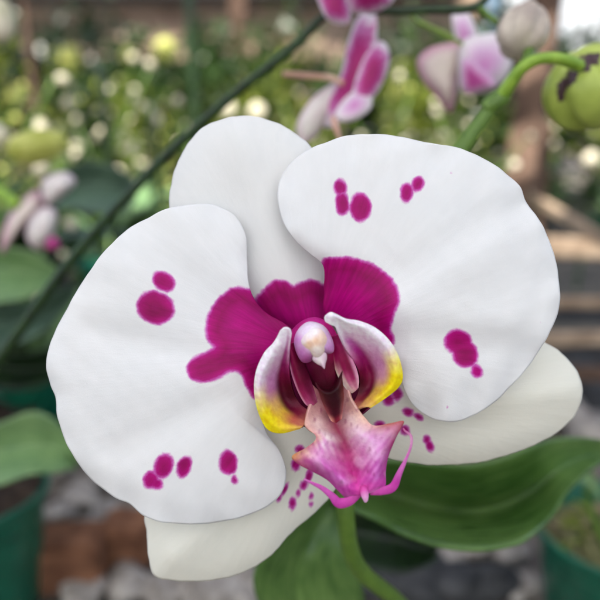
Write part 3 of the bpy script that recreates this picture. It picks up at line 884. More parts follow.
M['striped'] = rim_material('striped_petal', [(0.0, S(166, 8, 100)), (0.48, S(184, 24, 124)), (0.74, S(216, 120, 190)), (0.95, S(248, 238, 246))], streak=0.45)
M['lavender'] = rim_material('lavender_petal', [(0.0, S(214, 130, 196)), (0.45, S(228, 186, 220)), (0.85, S(246, 236, 238))])
M['soft_magenta'] = rim_material('soft_magenta_petal', [(0.0, S(176, 40, 130)), (0.4, S(196, 80, 160)), (0.9, S(232, 186, 222))], streak=0.5)
M['faded'] = rim_material('faded_petal', [(0.0, S(230, 216, 214)), (0.6, S(244, 238, 230)), (1.0, S(230, 206, 212))])
M['cream_pink'] = rim_material('cream_pink_petal', [(0.0, S(238, 226, 212)), (0.6, S(236, 218, 208)), (0.95, S(216, 160, 180))])
M['bud_mauve'] = plain('mauve_bud_skin', S(168, 152, 142), S(214, 202, 184), 90, 0.5, trans=0.05)
M['bud_yellow'] = plain('yellow_bud_skin', S(170, 176, 70), S(220, 222, 130), 70, 0.5, trans=0.1)
M['bud_cream'] = plain('cream_bud_skin', S(190, 186, 150), S(236, 224, 200), 70, 0.5)
M['magenta'] = plain('magenta_lip_skin', S(150, 20, 96), S(190, 60, 140), 300, 0.45)
M['pinkish'] = plain('pinkish_stalk', S(200, 150, 130), S(216, 180, 160), 200, 0.5)
# green bud with purple blotches
m, nt_, b_ = new_mat('blotched_bud_skin')
n_ = noise(nt_, 130, 3, 0.5).outputs['Fac']
c1 = ramp(nt_, n_, [(0.3, S(150, 168, 66)), (0.7, S(186, 204, 96))])
pa = N(nt_, 'ShaderNodeAttribute', attribute_name='pigment').outputs['Color']
nn = noise(nt_, 500, 4, 0.6).outputs['Fac']
sep = nt_.nodes.new('ShaderNodeSeparateColor'); nt_.links.new(pa, sep.inputs[0])
ff = ramp(nt_, mathn(nt_, 'ADD', sep.outputs[0], mathn(nt_, 'MULTIPLY', mathn(nt_, 'SUBTRACT', nn, 0.5), 1.8)), [(0.42, (0, 0, 0, 1)), (0.56, (1, 1, 1, 1))])
nt_.links.new(mixc(nt_, ff.outputs[0], c1.outputs[0], S(66, 40, 46)), b_.inputs['Base Color'])
b_.inputs['Roughness'].default_value = 0.42
M['bud_green'] = m

# ---- main spike: the stalk that bears the big flower and the two buds
spike = empty('orchid_plant', P(400, 640, 0.20), 'orchid plant with two buds on a thick green stalk and broad leaves behind the flower', 'plant')
tube('stalk', PP([(430, 640, .205), (398, 602, .192), (364, 574, .180), (350, 548, .173), (345, 505, .168), (342, 440, .172), (352, 380, .176), (395, 270, .182), (440, 185, .184), (466, 142, .184), (497, 101, .183), (509, 90, .183)]),
     [8.4 * PX(.18)] * 8 + [8.2 * PX(.18), 8.2 * PX(.183), 8.4 * PX(.183), 6 * PX(.183)], M['stem'], spike, res=120, n=18)
tube('node', PP([(485, 110, .1832), (493, 104, .1828), (502, 97, .1826), (507, 91, .1828)]), [8.0 * PX(.183), 9.8 * PX(.183), 9.4 * PX(.183), 6 * PX(.183)], M['stem'], spike)
tube('bud_stalk', PP([(499, 100, .1825), (508, 86, .180), (520, 70, .177), (536, 60, .175), (553, 58, .174), (568, 61, .175), (580, 66, .178)]),
     [7.0 * PX(.178), 6.6 * PX(.178), 6.0 * PX(.178), 5.6 * PX(.178), 5.6 * PX(.178), 6.0 * PX(.178), 6 * PX(.178)], M['stem_bright'], spike)
tube('bud_stalk', PP([(506, 94, .186), (517, 76, .188), (527, 60, .190), (529, 50, .192)]), [5.5 * PX(.19)] * 4, M['stem'], spike)
ob = ovoid('bud', P(524, 29, .196), P(536, -2, .201) - P(516, 60, .192), 62 * PX(.196), 52 * PX(.196), M['bud_mauve'], spike, ribs=5, depth=0.2, tip=0.9, phase=1.2)
ob['label'] = 'greyish mauve closed bud'
ob = ovoid('bud', P(590, 88, .190), P(606, 126, .195) - P(578, 56, .185), 78 * PX(.19), 92 * PX(.19), M['bud_green'], spike, ribs=5, depth=0.26, tip=0.1, phase=0.5, n=100, rows=60)
ob['label'] = 'fat green bud with dark purple blotches'
co = np.array([v.co for v in ob.data.vertices]) + np.array(ob['_o'])
rel = co - CAM; dd = rel @ FW; xx = 300 + (rel @ RT) / dd / HALF * 300; yy = 300 - (rel @ UP) / dd / HALF * 300
blot = np.maximum.reduce([1.4 - np.hypot((xx - 581) / 9, (yy - 67) / 7), 1.3 - np.hypot((xx - 565) / 7, (yy - 83) / 8), 1.3 - np.hypot((xx - 592) / 14, (yy - 59) / 8), 1.3 - np.hypot((xx - 571) / 8, (yy - 77) / 8), 1.3 - np.hypot((xx - 561) / 6, (yy - 90) / 13)])
blot = np.clip(blot, 0, 1)
at = ob.data.attributes.new('pigment', 'FLOAT_COLOR', 'POINT')
at.data.foreach_set('color', np.repeat(np.c_[blot, blot, blot, np.ones(len(blot))], 1, 0).ravel())


def leaf_px(name, top, mid, bot, mat, parent, thick=0.0012, nu=60, nv=21):
    Q = loft([top, mid, bot], nu, nv)
    # crisp midrib: interpolate linearly across, slight groove
    C = np.stack([cr(c_, nu) for c_ in (top, mid, bot)])
    s = np.linspace(0, 2, nv)
    A = np.where((s < 1)[:, None, None], C[0] + (C[1] - C[0]) * s[:, None, None].clip(0, 1), C[1] + (C[2] - C[1]) * (s[:, None, None] - 1).clip(0, 1))
    Q = 0.55 * Q + 0.45 * A
    g = np.exp(-((s - 1) / 0.10) ** 2)[:, None]
    dd = Q[..., 2] + 0.0010 * g
    vn = np.repeat(s[:, None] / 2, nu, 1); al = np.repeat(np.linspace(0, 3, nu)[None], nv, 0)
    return sheet(name, P(Q[..., 0], Q[..., 1], dd), thick, mat, parent, dict(vein=vn, along=al))


leaf_px('leaf', [(325, 470, .235), (370, 462, .222), (400, 462, .215), (440, 466, .208), (470, 467, .204), (502, 460, .204), (530, 448, .207), (552, 440, .214), (580, 438, .224), (610, 442, .236), (640, 452, .25)],
        [(325, 480, .245), (370, 490, .234), (400, 498, .236), (433, 507, .231), (467, 512, .227), (500, 507, .224), (530, 492, .222), (555, 472, .220), (580, 458, .228), (610, 452, .238), (640, 453, .25)],
        [(325, 495, .215), (370, 515, .203), (400, 530, .186), (433, 542, .180), (467, 547, .178), (500, 545, .180), (526, 537, .185), (547, 520, .199), (568, 490, .208), (600, 463, .226), (640, 455, .25)], M['leaf_big'], spike)['label'] = 'broad glossy leaf arching to the right below the flower'
leaf_px('leaf', [(338, 470, .215), (310, 500, .205), (280, 535, .200), (256, 572, .200), (258, 602, .204), (276, 640, .212)],
        [(345, 480, .220), (325, 515, .212), (305, 550, .208), (296, 580, .208), (300, 610, .211), (310, 650, .218)],
        [(356, 485, .222), (354, 520, .216), (356, 555, .213), (362, 585, .214), (366, 615, .218), (360, 650, .224)], M['leaf_big'], spike)['label'] = 'leaf hanging down left of the stalk'
leaf_px('leaf', [(350, 505, .29), (370, 503, .285), (395, 506, .28), (425, 520, .28), (440, 540, .285)],
        [(350, 530, .30), (372, 535, .295), (396, 540, .29), (420, 548, .29), (438, 552, .29)],
        [(355, 560, .285), (372, 568, .28), (396, 572, .275), (418, 568, .275), (436, 558, .28)], M['leaf_deep'], spike)['label'] = 'short leaf right of the stalk, shade put into its darker green'  # darker green stands for the shadow this leaf lies in

# ---- second spray, dark stalk running diagonally behind the flower
spray = empty('orchid_spray', P(-30, 395, 0.26), 'thin dark green orchid stalk running diagonally behind the flower to the top edge', 'stalk')
tube('stalk', PP([(-40, 410, .27), (0, 358, .262), (70, 262, .250), (150, 172, .238), (225, 102, .228), (290, 50, .220), (322, 18, .216), (345, 6, .214)]),
     [5.8 * PX(.25), 5.8 * PX(.25), 5.6 * PX(.24), 5.4 * PX(.24), 5.2 * PX(.23), 5.2 * PX(.22), 4.8 * PX(.22), 4.2 * PX(.22)], M['stem_dark'], spray, res=90)
tube('stalk', PP([(345, 6, .214), (380, 11, .212), (430, 10, .210), (465, 9, .208), (482, 3, .208), (492, -14, .208)]), [4 * PX(.21)] * 3 + [4.4 * PX(.21)] * 3, M['stem_dark'], spray, res=60)
tube('flower_stalk', PP([(478, 7, .208), (488, 16, .208), (497, 23, .207)]), [4 * PX(.21), 3.6 * PX(.21), 3.4 * PX(.21)], M['stem'], spray)
tube('flower_stalk', PP([(410, 12, .212), (418, 22, .222), (440, 32, .230), (462, 44, .236)]), [2.4 * PX(.22)] * 4, M['stem_bright'], spray)
tube('flower_stalk', PP([(283, 74, .232), (310, 76, .230), (330, 78, .226), (344, 84, .224)]), [3 * PX(.22)] * 4, M['pinkish'], spray)

# striped flower in side view
f1 = empty('striped_orchid_flower', P(350, 82, .222), 'magenta and white striped orchid flower seen from the side, above the big flower', 'flower', 'striped orchid flowers on the spray')
small_petal('sepal', [(342, 80), (318, 93), (302, 112), (296, 130), (303, 144), (317, 136), (328, 118), (347, 96)], (318, 114), .228, M['faded'], f1, 0.01, 0)
small_petal('petal', [(375, 14), (377, 38), (371, 70), (356, 106), (330, 128), (321, 116), (340, 76), (348, 42), (359, 16)], (353, 72), .222, M['striped'], f1, -0.02, 0)
small_petal('petal', [(381, 41), (389, 50), (388, 70), (377, 93), (360, 108), (352, 98), (358, 72), (368, 50)], (371, 74), .218, M['striped'], f1, 0.01, 0)
small_petal('petal', [(360, 88), (371, 94), (371, 108), (358, 119), (343, 122), (335, 114), (345, 98)], (354, 105), .215, M['lavender'], f1, 0, -0.02)
small_petal('sepal', [(373, 34), (381, 56), (372, 92), (356, 108), (348, 92), (358, 62)], (364, 74), .2235, M['soft_magenta'], f1, 0.0, 0)
tube('lip', PP([(333, 118, .214), (336, 128, .212), (340, 140, .212)]), [3 * PX(.21), 3.4 * PX(.21), 1.6 * PX(.21)], M['pinkish'], f1)
f2 = empty('striped_orchid_flower', P(350, 4, .206), 'magenta and white striped orchid flower cut off by the top edge of the photo', 'flower', 'striped orchid flowers on the spray')
small_petal('petal', [(340, -18), (346, 0), (352, 12), (366, 14), (382, 10), (394, 0), (396, -16), (370, -30)], (368, -6), .202, M['striped'], f2, 0.0, 0.02)
small_petal('petal', [(314, -14), (319, 4), (326, 18), (338, 25), (350, 22), (350, 4), (342, -16)], (334, 2), .206, M['striped'], f2, 0.01, 0)
small_petal('sepal', [(322, -30), (326, -6), (344, 4), (364, -4), (360, -34)], (344, -18), .212, M['lavender'], f2)
# pale blurred flower
f3 = empty('pale_orchid_flower', P(465, 68, .236), 'out-of-focus cream and lilac orchid flower beside the mauve bud', 'flower')
small_petal('petal', [(417, 62), (426, 50), (442, 44), (462, 43), (468, 60), (460, 80), (457, 98), (450, 113), (437, 99), (422, 80)], (444, 68), .238, M['cream_pink'], f3, -0.01, 0, cup=0.006)
small_petal('petal', [(462, 42), (482, 34), (500, 34), (512, 48), (511, 68), (500, 84), (482, 93), (463, 93), (458, 68)], (484, 66), .232, M['lavender'], f3, 0.01, 0, cup=0.006)
small_petal('lip', [(462, 62), (471, 60), (484, 70), (496, 84), (482, 91), (464, 92)], (472, 80), .229, M['soft_magenta'], f3, 0, 0, cup=0.002)
small_petal('sepal', [(452, 14), (464, 10), (474, 22), (478, 44), (462, 54), (454, 36)], (464, 34), .242, M['lavender'], f3)

# ---- left: faded flower, yellow bud, cream bud
f4 = empty('faded_orchid_flower', P(38, 210, .33), 'out-of-focus whitish orchid flower with a magenta lip near the left edge', 'flower')
small_petal('petal', [(41, 184), (52, 174), (66, 172), (76, 181), (68, 192), (55, 202), (45, 204)], (58, 187), .33, M['faded'], f4, cup=0.008)
small_petal('petal', [(28, 222), (38, 210), (48, 206), (57, 213), (56, 228), (50, 241), (38, 250), (27, 240)], (42, 228), .325, M['faded'], f4, cup=0.008)
small_petal('sepal', [(12, 210), (24, 198), (37, 190), (43, 204), (30, 220), (14, 238), (2, 254), (2, 232)], (25, 212), .335, M['cream_pink'], f4, cup=0.008)
small_petal('lip', [(46, 240), (52, 236), (59, 240), (60, 247), (52, 251), (45, 248)], (52, 244), .318, M['magenta'], f4)
tube('flower_stalk', PP([(-20, 180, .35), (0, 192, .345), (18, 206, .34)]), [6 * PX(.34)] * 3, M['stem_bright'], f4)
ovoid('orchid_bud', P(38, 146, .36), P(70, 140, .36) - P(10, 152, .36), 60 * PX(.36), 36 * PX(.36), M['bud_yellow'], None)
tag(bpy.context.scene.objects['orchid_bud'], 'yellow-green out-of-focus bud near the left edge, above the faded flower', 'bud')
o = ovoid('orchid_bud', P(-2, 20, .34), P(4, -10, .34) - P(0, 40, .34), 44 * PX(.34), 34 * PX(.34), M['bud_cream'], None)
tag(o, 'cream out-of-focus bud cut by the top left corner of the photo', 'bud')
o = ovoid('orchid_bud', P(-3, 136, .36), P(4, 120, .36) - P(0, 150, .36), 24 * PX(.36), 20 * PX(.36), M['bud_cream'], None)
tag(o, 'small cream bud cut by the left edge, beside the yellow-green bud', 'bud')

# near, recognisable leaves on the left: a plant of its own
lp = empty('leafy_plant', ground_at(-60, 420), 'plant with broad grey-green and pale leaves at the left edge, behind the big flower', 'plant')
leaf_px('leaf', [(50, 190, .42), (70, 168, .42), (95, 163, .42), (122, 172, .42), (138, 190, .42)], [(50, 196, .43), (75, 186, .43), (98, 184, .43), (120, 188, .43), (136, 194, .43)],
        [(52, 206, .41), (75, 208, .41), (98, 213, .41), (122, 210, .41), (136, 198, .42)], M['leaf_grey'], lp)
leaf_px('leaf', [(-40, 240, .38), (0, 248, .38), (30, 252, .38), (58, 270, .38)], [(-40, 262, .39), (0, 268, .39), (30, 272, .39), (56, 276, .385)],
        [(-40, 300, .37), (0, 302, .37), (28, 296, .37), (54, 282, .38)], M['leaf_pale'], lp)
leaf_px('leaf', [(-40, 300, .40), (0, 308, .40), (40, 300, .40), (75, 286, .40)], [(-40, 318, .41), (0, 322, .41), (40, 314, .41), (75, 292, .405)],
        [(-40, 350, .39), (0, 348, .39), (40, 332, .39), (72, 300, .40)], M['leaf_grey'], lp)
leaf_px('leaf', [(-40, 330, .44), (0, 352, .44), (40, 352, .44), (80, 340, .44)], [(-40, 345, .45), (0, 366, .45), (40, 368, .45), (80, 350, .45)],
        [(-40, 372, .43), (0, 388, .43), (40, 386, .43), (80, 362, .44)], M['leaf_deep'], lp)
leaf_px('leaf', [(-40, 436, .32), (0, 424, .315), (30, 413, .31), (52, 420, .31), (70, 440, .315), (77, 462, .32)], [(-40, 452, .33), (0, 450, .325), (30, 446, .32), (52, 446, .32), (66, 454, .32), (77, 464, .325)],
        [(-40, 494, .31), (0, 484, .305), (28, 474, .30), (50, 472, .305), (64, 470, .31), (76, 467, .32)], M['leaf_pale'], lp)['label'] = 'pale leaf lying over the green pot'
tube('stem', np.array([ground_at(-60, 420), P(-60, 400, .38), P(-45, 320, .40), P(-42, 250, .40)]), [.006, .006, .005, .003], M['stem'], lp)

# ================================================================ POTS, BRICKS, BOARDS, GROUND
def lathe(name, prof, c, mat, parent=None, n=64, off=(0, 0, 0)):
    V = []; F = []
    for (r, z) in prof:
        for j in range(n):
            th = 2 * math.pi * j / n
            V.append((c[0] + r * math.cos(th), c[1] + r * math.sin(th), c[2] + z))
    k = len(prof)
    for i in range(k - 1):
        for j in range(n):
            F.append((i * n + j, i * n + (j + 1) % n, (i + 1) * n + (j + 1) % n, (i + 1) * n + j))
    F.append(tuple(range(n - 1, -1, -1))); F.append(tuple(range((k - 1) * n, k * n)))
    return mk(name, V, F, mat, parent)


def pot_profile(r, h):
    t = 0.0016; lip_h = 0.007
    return [(r * .74, 0.0), (r * .76, 0.001), (r * .95, h - lip_h - .001), (r * .96, h - lip_h), (r * 1.03, h - lip_h + .0005), (r * 1.04, h - .001), (r * 1.035, h),
            (r * 1.0, h), (r * .985, h - .001), (r * .95, h - .012), (r * .90, h * .7)]


def filling(name, c, r, mat, parent, seed, n=40, amp=0.004):
    rr = np.random.default_rng(seed)
    V = []; F = []
    rings = 14
    for i in range(rings):
        q = r * (i + .3) / (rings - .7)
        for j in range(n):
            th = 2 * math.pi * j / n
            V.append((c[0] + q * math.cos(th), c[1] + q * math.sin(th), c[2] + rr.uniform(-amp, amp) * (1 if i < rings - 1 else .2)))
    for i in range(rings - 1):
        for j in range(n):
            F.append((i * n + j, i * n + (j + 1) % n, (i + 1) * n + (j + 1) % n, (i + 1) * n + j))
    F.append(tuple(range(n - 1, -1, -1)))
    return mk(name, V, F, mat, parent)


def rim_pot(px, py, d, r, label, seed, fill, mat='pot_green', lev=.80):
    c = P(px, py, d); h = c[2]
    base = (c[0], c[1], 0.0)
    t_ = empty('plant_pot', base, label, 'pot')
    lathe('wall', pot_profile(r, h), base, M[mat], t_)
    filling('potting_mix', (c[0], c[1], h * lev), r * .91, fill, t_, seed)
    return t_, base, h


pr, prb, prh = rim_pot(624, 526, .385, .050, 'dark green plastic pot of mossy bark in the bottom right corner', 3, M['moss'])
pl_, plb, plh = rim_pot(-32, 488, .400, .046, 'green plastic pot with dark inside at the lower left edge', 4, M['soil'], lev=.95)
pb, pbb, pbh = rim_pot(-20, 412, .60, .055, 'green plastic pot behind the lower left pot, under a broad leaf', 5, M['soil'])
pc, pcb, pch = rim_pot(120, 262, .80, .050, 'dark teal pot half hidden behind the left petal', 6, M['soil'])
# sprigs in the right-hand pot
for k in range(46):
    a = random.uniform(0, 6.28); q = random.uniform(0, .042)
    b0 = np.array([prb[0] + q * math.cos(a), prb[1] + q * math.sin(a), prh * .80])
    dirr = np.array([random.uniform(-1, 1), random.uniform(-1, 1), random.uniform(.2, 1.0)]) * .02
    o = tube('moss_sprig', np.array([b0, b0 + dirr * .6 + (0, 0, .002), b0 + dirr + (random.uniform(-.008, .008), 0, 0)]), [.0016, .0022, .0006], (M['leaf_lime'], M['moss'], M['wood'], M['leaf_deep'])[k % 4], pr, res=10, n=8, flat=0.5)
leaf_px('leaf', [(596, 480, .36), (584, 462, .355), (572, 456, .35), (560, 470, .35)], [(600, 490, .362), (588, 474, .36), (575, 466, .358), (560, 472, .352)], [(606, 505, .36), (594, 490, .355), (578, 478, .35), (560, 474, .35)], M['leaf_pale'], pr)
tube('stem', np.array([(prb[0] - .012, prb[1] - .01, prh * .8), P(588, 500, .37), P(590, 478, .362)]), [.0022, .002, .0018], M['stem'], pr, res=14)


def block(name, c, size, rz, mat, parent=None, bev=0.003, seed=0, jit=0.0012):
    """bevelled, slightly chipped block"""
    import bmesh
    bm = bmesh.new()
    bmesh.ops.create_cube(bm, size=1.0)
    for v in bm.verts:
        v.co.x *= size[0]; v.co.y *= size[1]; v.co.z *= size[2]
    bmesh.ops.bevel(bm, geom=list(bm.edges), offset=bev, segments=2, affect='EDGES')
    rr = random.Random(seed)
    ca, sa = math.cos(rz), math.sin(rz)
    for v in bm.verts:
        x_, y_, z_ = v.co.x + rr.uniform(-jit, jit), v.co.y + rr.uniform(-jit, jit), v.co.z + rr.uniform(-jit, jit) * .5
        v.co = Vector((c[0] + x_ * ca - y_ * sa, c[1] + x_ * sa + y_ * ca, c[2] + z_))
    me = bpy.data.meshes.new(name)
    bm.to_mesh(me); bm.free()
    return link_mesh(name, me, mat, parent)


def brick(px, py, size, rz, label, seed):
    g = ground_at(px, py)
    o = block('brick', (g[0], g[1], size[2] / 2), size, R(rz), M['brick'], None, .003, seed)
    return tag(o, label, 'brick', 'bricks lying on the ground')


brick(73, 580, (.046, .034, .036), 4, 'weathered terracotta brick at the lower left, nearest the green pot', 1)
brick(130, 560, (.034, .03, .034), -6, 'taller terracotta brick just under the edge of the left cream sepal', 2)

# ground: gravelly soil, one sheet reaching the horizon
m, nt_, b_ = new_mat('gravel_ground')
n1 = noise(nt_, 14, 8, 0.65).outputs['Fac']
vo = N(nt_, 'ShaderNodeTexVoronoi'); vo.inputs['Scale'].default_value = 48
nt_.links.new(nt_.nodes.new('ShaderNodeTexCoord').outputs['Object'], vo.inputs['Vector'])
cA = ramp(nt_, n1, [(0.30, S(46, 40, 36)), (0.5, S(112, 102, 92)), (0.66, S(176, 166, 154))])
sepc = nt_.nodes.new('ShaderNodeSeparateColor'); nt_.links.new(vo.outputs['Color'], sepc.inputs[0])
cB = ramp(nt_, sepc.outputs[0], [(0.0, (0.55, 0.53, 0.5, 1)), (0.7, (1, 1, 1, 1)), (1.0, (1.5, 1.5, 1.5, 1))])
nt_.links.new(mixc(nt_, 1.0, cA.outputs[0], cB.outputs[0], 'MULTIPLY'), b_.inputs['Base Color'])
b_.inputs['Roughness'].default_value = 0.85
bump(nt_, b_, mathn(nt_, 'ADD', n1, mathn(nt_, 'MULTIPLY', vo.outputs['Distance'], -0.5)), 0.01, 0.8)
M['ground'] = m
xs = np.concatenate([-np.geomspace(.3, 150, 24)[::-1], np.linspace(-.25, .25, 20), np.geomspace(.3, 150, 24)])
ys = np.concatenate([np.linspace(-3, 2, 60), np.geomspace(2.1, 250, 24)])
XX, YY = np.meshgrid(xs, ys)
ZZ = 0.004 * smooth_noise(XX, YY, 71, 9.0) * np.exp(-np.hypot(XX, YY) / 3) - 0.004
Gd = np.stack([XX, YY, ZZ], -1); nr_, nc_ = XX.shape
o = mk('ground', Gd.reshape(-1, 3), [(i * nc_ + j, i * nc_ + j + 1, (i + 1) * nc_ + j + 1, (i + 1) * nc_ + j) for i in range(nr_ - 1) for j in range(nc_ - 1)], M['ground'])
tag(o, kind='structure')


M['mat'] = plain('dark_gap_fill', S(20, 20, 20), S(40, 38, 34), 40, 0.9)
xm, ym = np.meshgrid(np.linspace(-2.2, 2.2, 30), np.linspace(.60, 3.2, 30))
zm = .006 + .002 * smooth_noise(xm, ym, 81, 12.0)
o = mk('dark_gap_sheet', np.stack([xm, ym, zm + .004], -1).reshape(-1, 3), [(i * 30 + j, i * 30 + j + 1, (i + 1) * 30 + j + 1, (i + 1) * 30 + j) for i in range(29) for j in range(29)], M['mat'])  # added dark sheet, deepens the gaps between plants in place of shade
tag(o, kind='structure')


def stone_mesh(seed, s):
    rr = np.random.default_rng(seed)
    V = []; n, rows_ = 16, 10
    for i in range(rows_):
        ph = math.pi * (i + .05) / (rows_ - .9)
        for j in range(n):
            th = 2 * math.pi * j / n
            v = np.array([math.sin(ph) * math.cos(th), math.sin(ph) * math.sin(th), math.cos(ph)])
            q = 1 + .22 * math.sin(v[0] * 2.6 + seed) * math.cos(v[1] * 3.1 + seed * 2) + .12 * math.sin(v[2] * 4 + seed * 3 + v[0] * 3)
            V.append(v * q * np.array([1, .8, .55]) * s)
    F = [(i * n + j, i * n + (j + 1) % n, (i + 1) * n + (j + 1) % n, (i + 1) * n + j) for i in range(rows_ - 1) for j in range(n)]
    F.append(tuple(range(n - 1, -1, -1))); F.append(tuple(range((rows_ - 1) * n, rows_ * n)))
    return V, F


protoA = [mk('stone', *stone_mesh(k + 1, .014), M['stone'] if k < 3 else M['stone_dark']) for k in range(5)]
for o in protoA:
    pale = o.data.materials[0] is M['stone']
    tag(o, 'rough pale stone lying on the ground' if pale else 'rough dark stone lying on the ground', 'stone', 'pale stones on the ground' if pale else 'dark stones on the ground')
spots = [(438, 562, 0, 1.6), (470, 550, 1, 1.5), (505, 556, 2, 1.2), (420, 590, 4, 2.0), (455, 592, 3, 1.7), (490, 590, 4, 1.5), (400, 575, 0, 1.0), (380, 590, 3, 1.6), (520, 590, 1, 1.0),
         (60, 470, 0, 1.3), (80, 500, 1, 1.2), (105, 515, 2, 1.0), (60, 515, 1, .9), (95, 530, 0, .8), (130, 590, 2, 1.3), (150, 592, 0, 1.0), (215, 596, 1, 1.6), (240, 585, 2, 1.4), (190, 592, 0, 1.2), (85, 596, 1, 1.2), (70, 445, 3, 1.4), (110, 480, 2, 1.1), (245, 598, 0, 1.0), (560, 420, 1, 2.4), (590, 405, 3, 2.8), (595, 440, 0, 2.2), (575, 385, 4, 3.0), (170, 597, 1, 1.1)]
used = set()
for (px, py, k, s) in spots:
    g = ground_at(px, py)
    src = protoA[k]
    if k in used:
        o = src.copy(); col.objects.link(o)
    else:
        o = src; used.add(k)
    o.location = (g[0], g[1], .004 * s); o.rotation_euler = (0, 0, random.uniform(0, 6.28)); o.scale = (s, s, s * .9)


def beam(name, a, b, w_, h_, mat, parent=None, bev=.002, roll=0.0):
    """squared timber from a to b"""
    import bmesh
    a = Vector(tuple(a)); b = Vector(tuple(b)); L = (b - a).length
    bm = bmesh.new(); bmesh.ops.create_cube(bm, size=1.0)
    for v in bm.verts:
        v.co.x *= w_; v.co.y *= h_; v.co.z *= L
    bmesh.ops.bevel(bm, geom=list(bm.edges), offset=bev, segments=1, affect='EDGES')
    q = (b - a).to_track_quat('Z', 'Y')
    mid = (a + b) / 2
    for v in bm.verts:
        v.co = q @ v.co + mid
    me = bpy.data.meshes.new(name); bm.to_mesh(me); bm.free()
    return link_mesh(name, me, mat, parent)


# low staging of boards on the right
bd = [((530, 196, .85), (640, 262, .62), .014, .008, 'pale board sloping down to the right edge, topmost of the boards behind the right petal'),
      ((535, 303, .66), (660, 303, .66), .012, .008, 'pale narrow board behind the right petal, second from the top'),
      ((530, 340, .64), (660, 336, .62), .014, .010, 'pale board level with the lower edge of the right petal'),
      ((540, 372, .60), (660, 376, .60), .014, .010, 'brown board lowest of the boards behind the right petal'),
      ((520, 246, .95), (700, 252, .95), .03, .014, 'thin grey board behind the sloping board on the right')]
for k, (a, b, w_, h_, lab) in enumerate(bd):
    o = beam('board', P(*a), P(*b), h_, w_, M['wood'] if k != 3 else M['wood_dark'])
    tag(o, lab, 'board')
post = beam('timber_post', [P(512, 200, .95)[0], P(512, 200, .95)[1], 0], P(552, -40, 1.0), .045, .045, M['wood_dark'])
tag(post, 'brown timber post leaning behind the buds at the top right', 'post')

# ================================================================ NURSERY BEHIND
def strap_leaf(name, base, az, length, width, lift, droop, mat, parent, nu=14, nv=7):
    """arching strap leaf from base in direction az"""
    s = np.linspace(0, 1, nu)
    out = np.array([math.sin(az), math.cos(az), 0])
    side = np.array([math.cos(az), -math.sin(az), 0])
    ang = lift - droop * s
    step = length / (nu - 1)
    h = np.cumsum(np.cos(ang)) * step; z = np.cumsum(np.sin(ang)) * step
    wd = width / 2 * np.sin(np.pi * np.clip(s * .86 + .10, 0, 1)) ** .7 * (1 - s ** 6)+ .0003
    v = np.linspace(-1, 1, nv)
    G = np.zeros((nv, nu, 3))
    for i, q in enumerate(v):
        G[i] = np.array(base) + h[:, None] * out + (q * wd)[:, None] * side + (z + abs(q) * wd * .35)[:, None] * np.array([0, 0, 1])
    vn = np.repeat((v[:, None] + 1) / 2, nu, 1); al = np.repeat(s[None] * 2, nv, 0)
    return sheet(name, G, .0009, mat, parent, dict(vein=vn, along=al), away=False)


def make_potted(mats, pot_mat, seed, n=7, L=(.12, .2), W=(.03, .045), tall=False, flowers=0, fmat=None):
    rr = random.Random(seed)
    t_ = empty('potted_orchid', (0, 0, 0), 'x', 'plant')
    r, h = .045, .085
    lathe('pot', pot_profile(r, h), (0, 0, 0), M[pot_mat], t_, n=28)
    filling('potting_mix', (0, 0, h * .85), r * .92, M['soil'], t_, seed, n=20)
    for k in range(n):
        az = 2 * math.pi * k / n + rr.uniform(-.35, .35)
        strap_leaf('leaf', (0.008 * math.sin(az), .008 * math.cos(az), h * .85), az, rr.uniform(*L), rr.uniform(*W), rr.uniform(.7, 1.35), rr.uniform(.9, 1.8), M[rr.choice(mats)], t_)
    for k in range(flowers):
        az = rr.uniform(0, 6.28); H = rr.uniform(.10, .26)
        tip = np.array([.07 * math.sin(az), .07 * math.cos(az), h + H])
        tube('stalk', np.array([(0, 0, h * .85), (.01 * math.sin(az), .01 * math.cos(az), h + H * .5), tip]), [.0022, .002, .0014], M['stem'], t_, n=8, res=14)
        for q in range(3):
            s = .62 + .19 * q
            c = np.array([tip[0] * s, tip[1] * s, h + H * (s - .02)])
            ovoid('glint_head', c + np.array([rr.uniform(-.008, .008), rr.uniform(-.008, .008), .004]), (rr.uniform(-1, 1), rr.uniform(-1, 1), .6), rr.uniform(.009, .018), rr.uniform(.008, .015), M[fmat], t_, n=12, rows=8)  # pale heads added to blur into small glint discs
    return t_


def copy_tree(o, parent=None):
    c = o.copy(); col.objects.link(c); c.parent = parent
    for ch in list(o.children):
        copy_tree(ch, c)
    return c


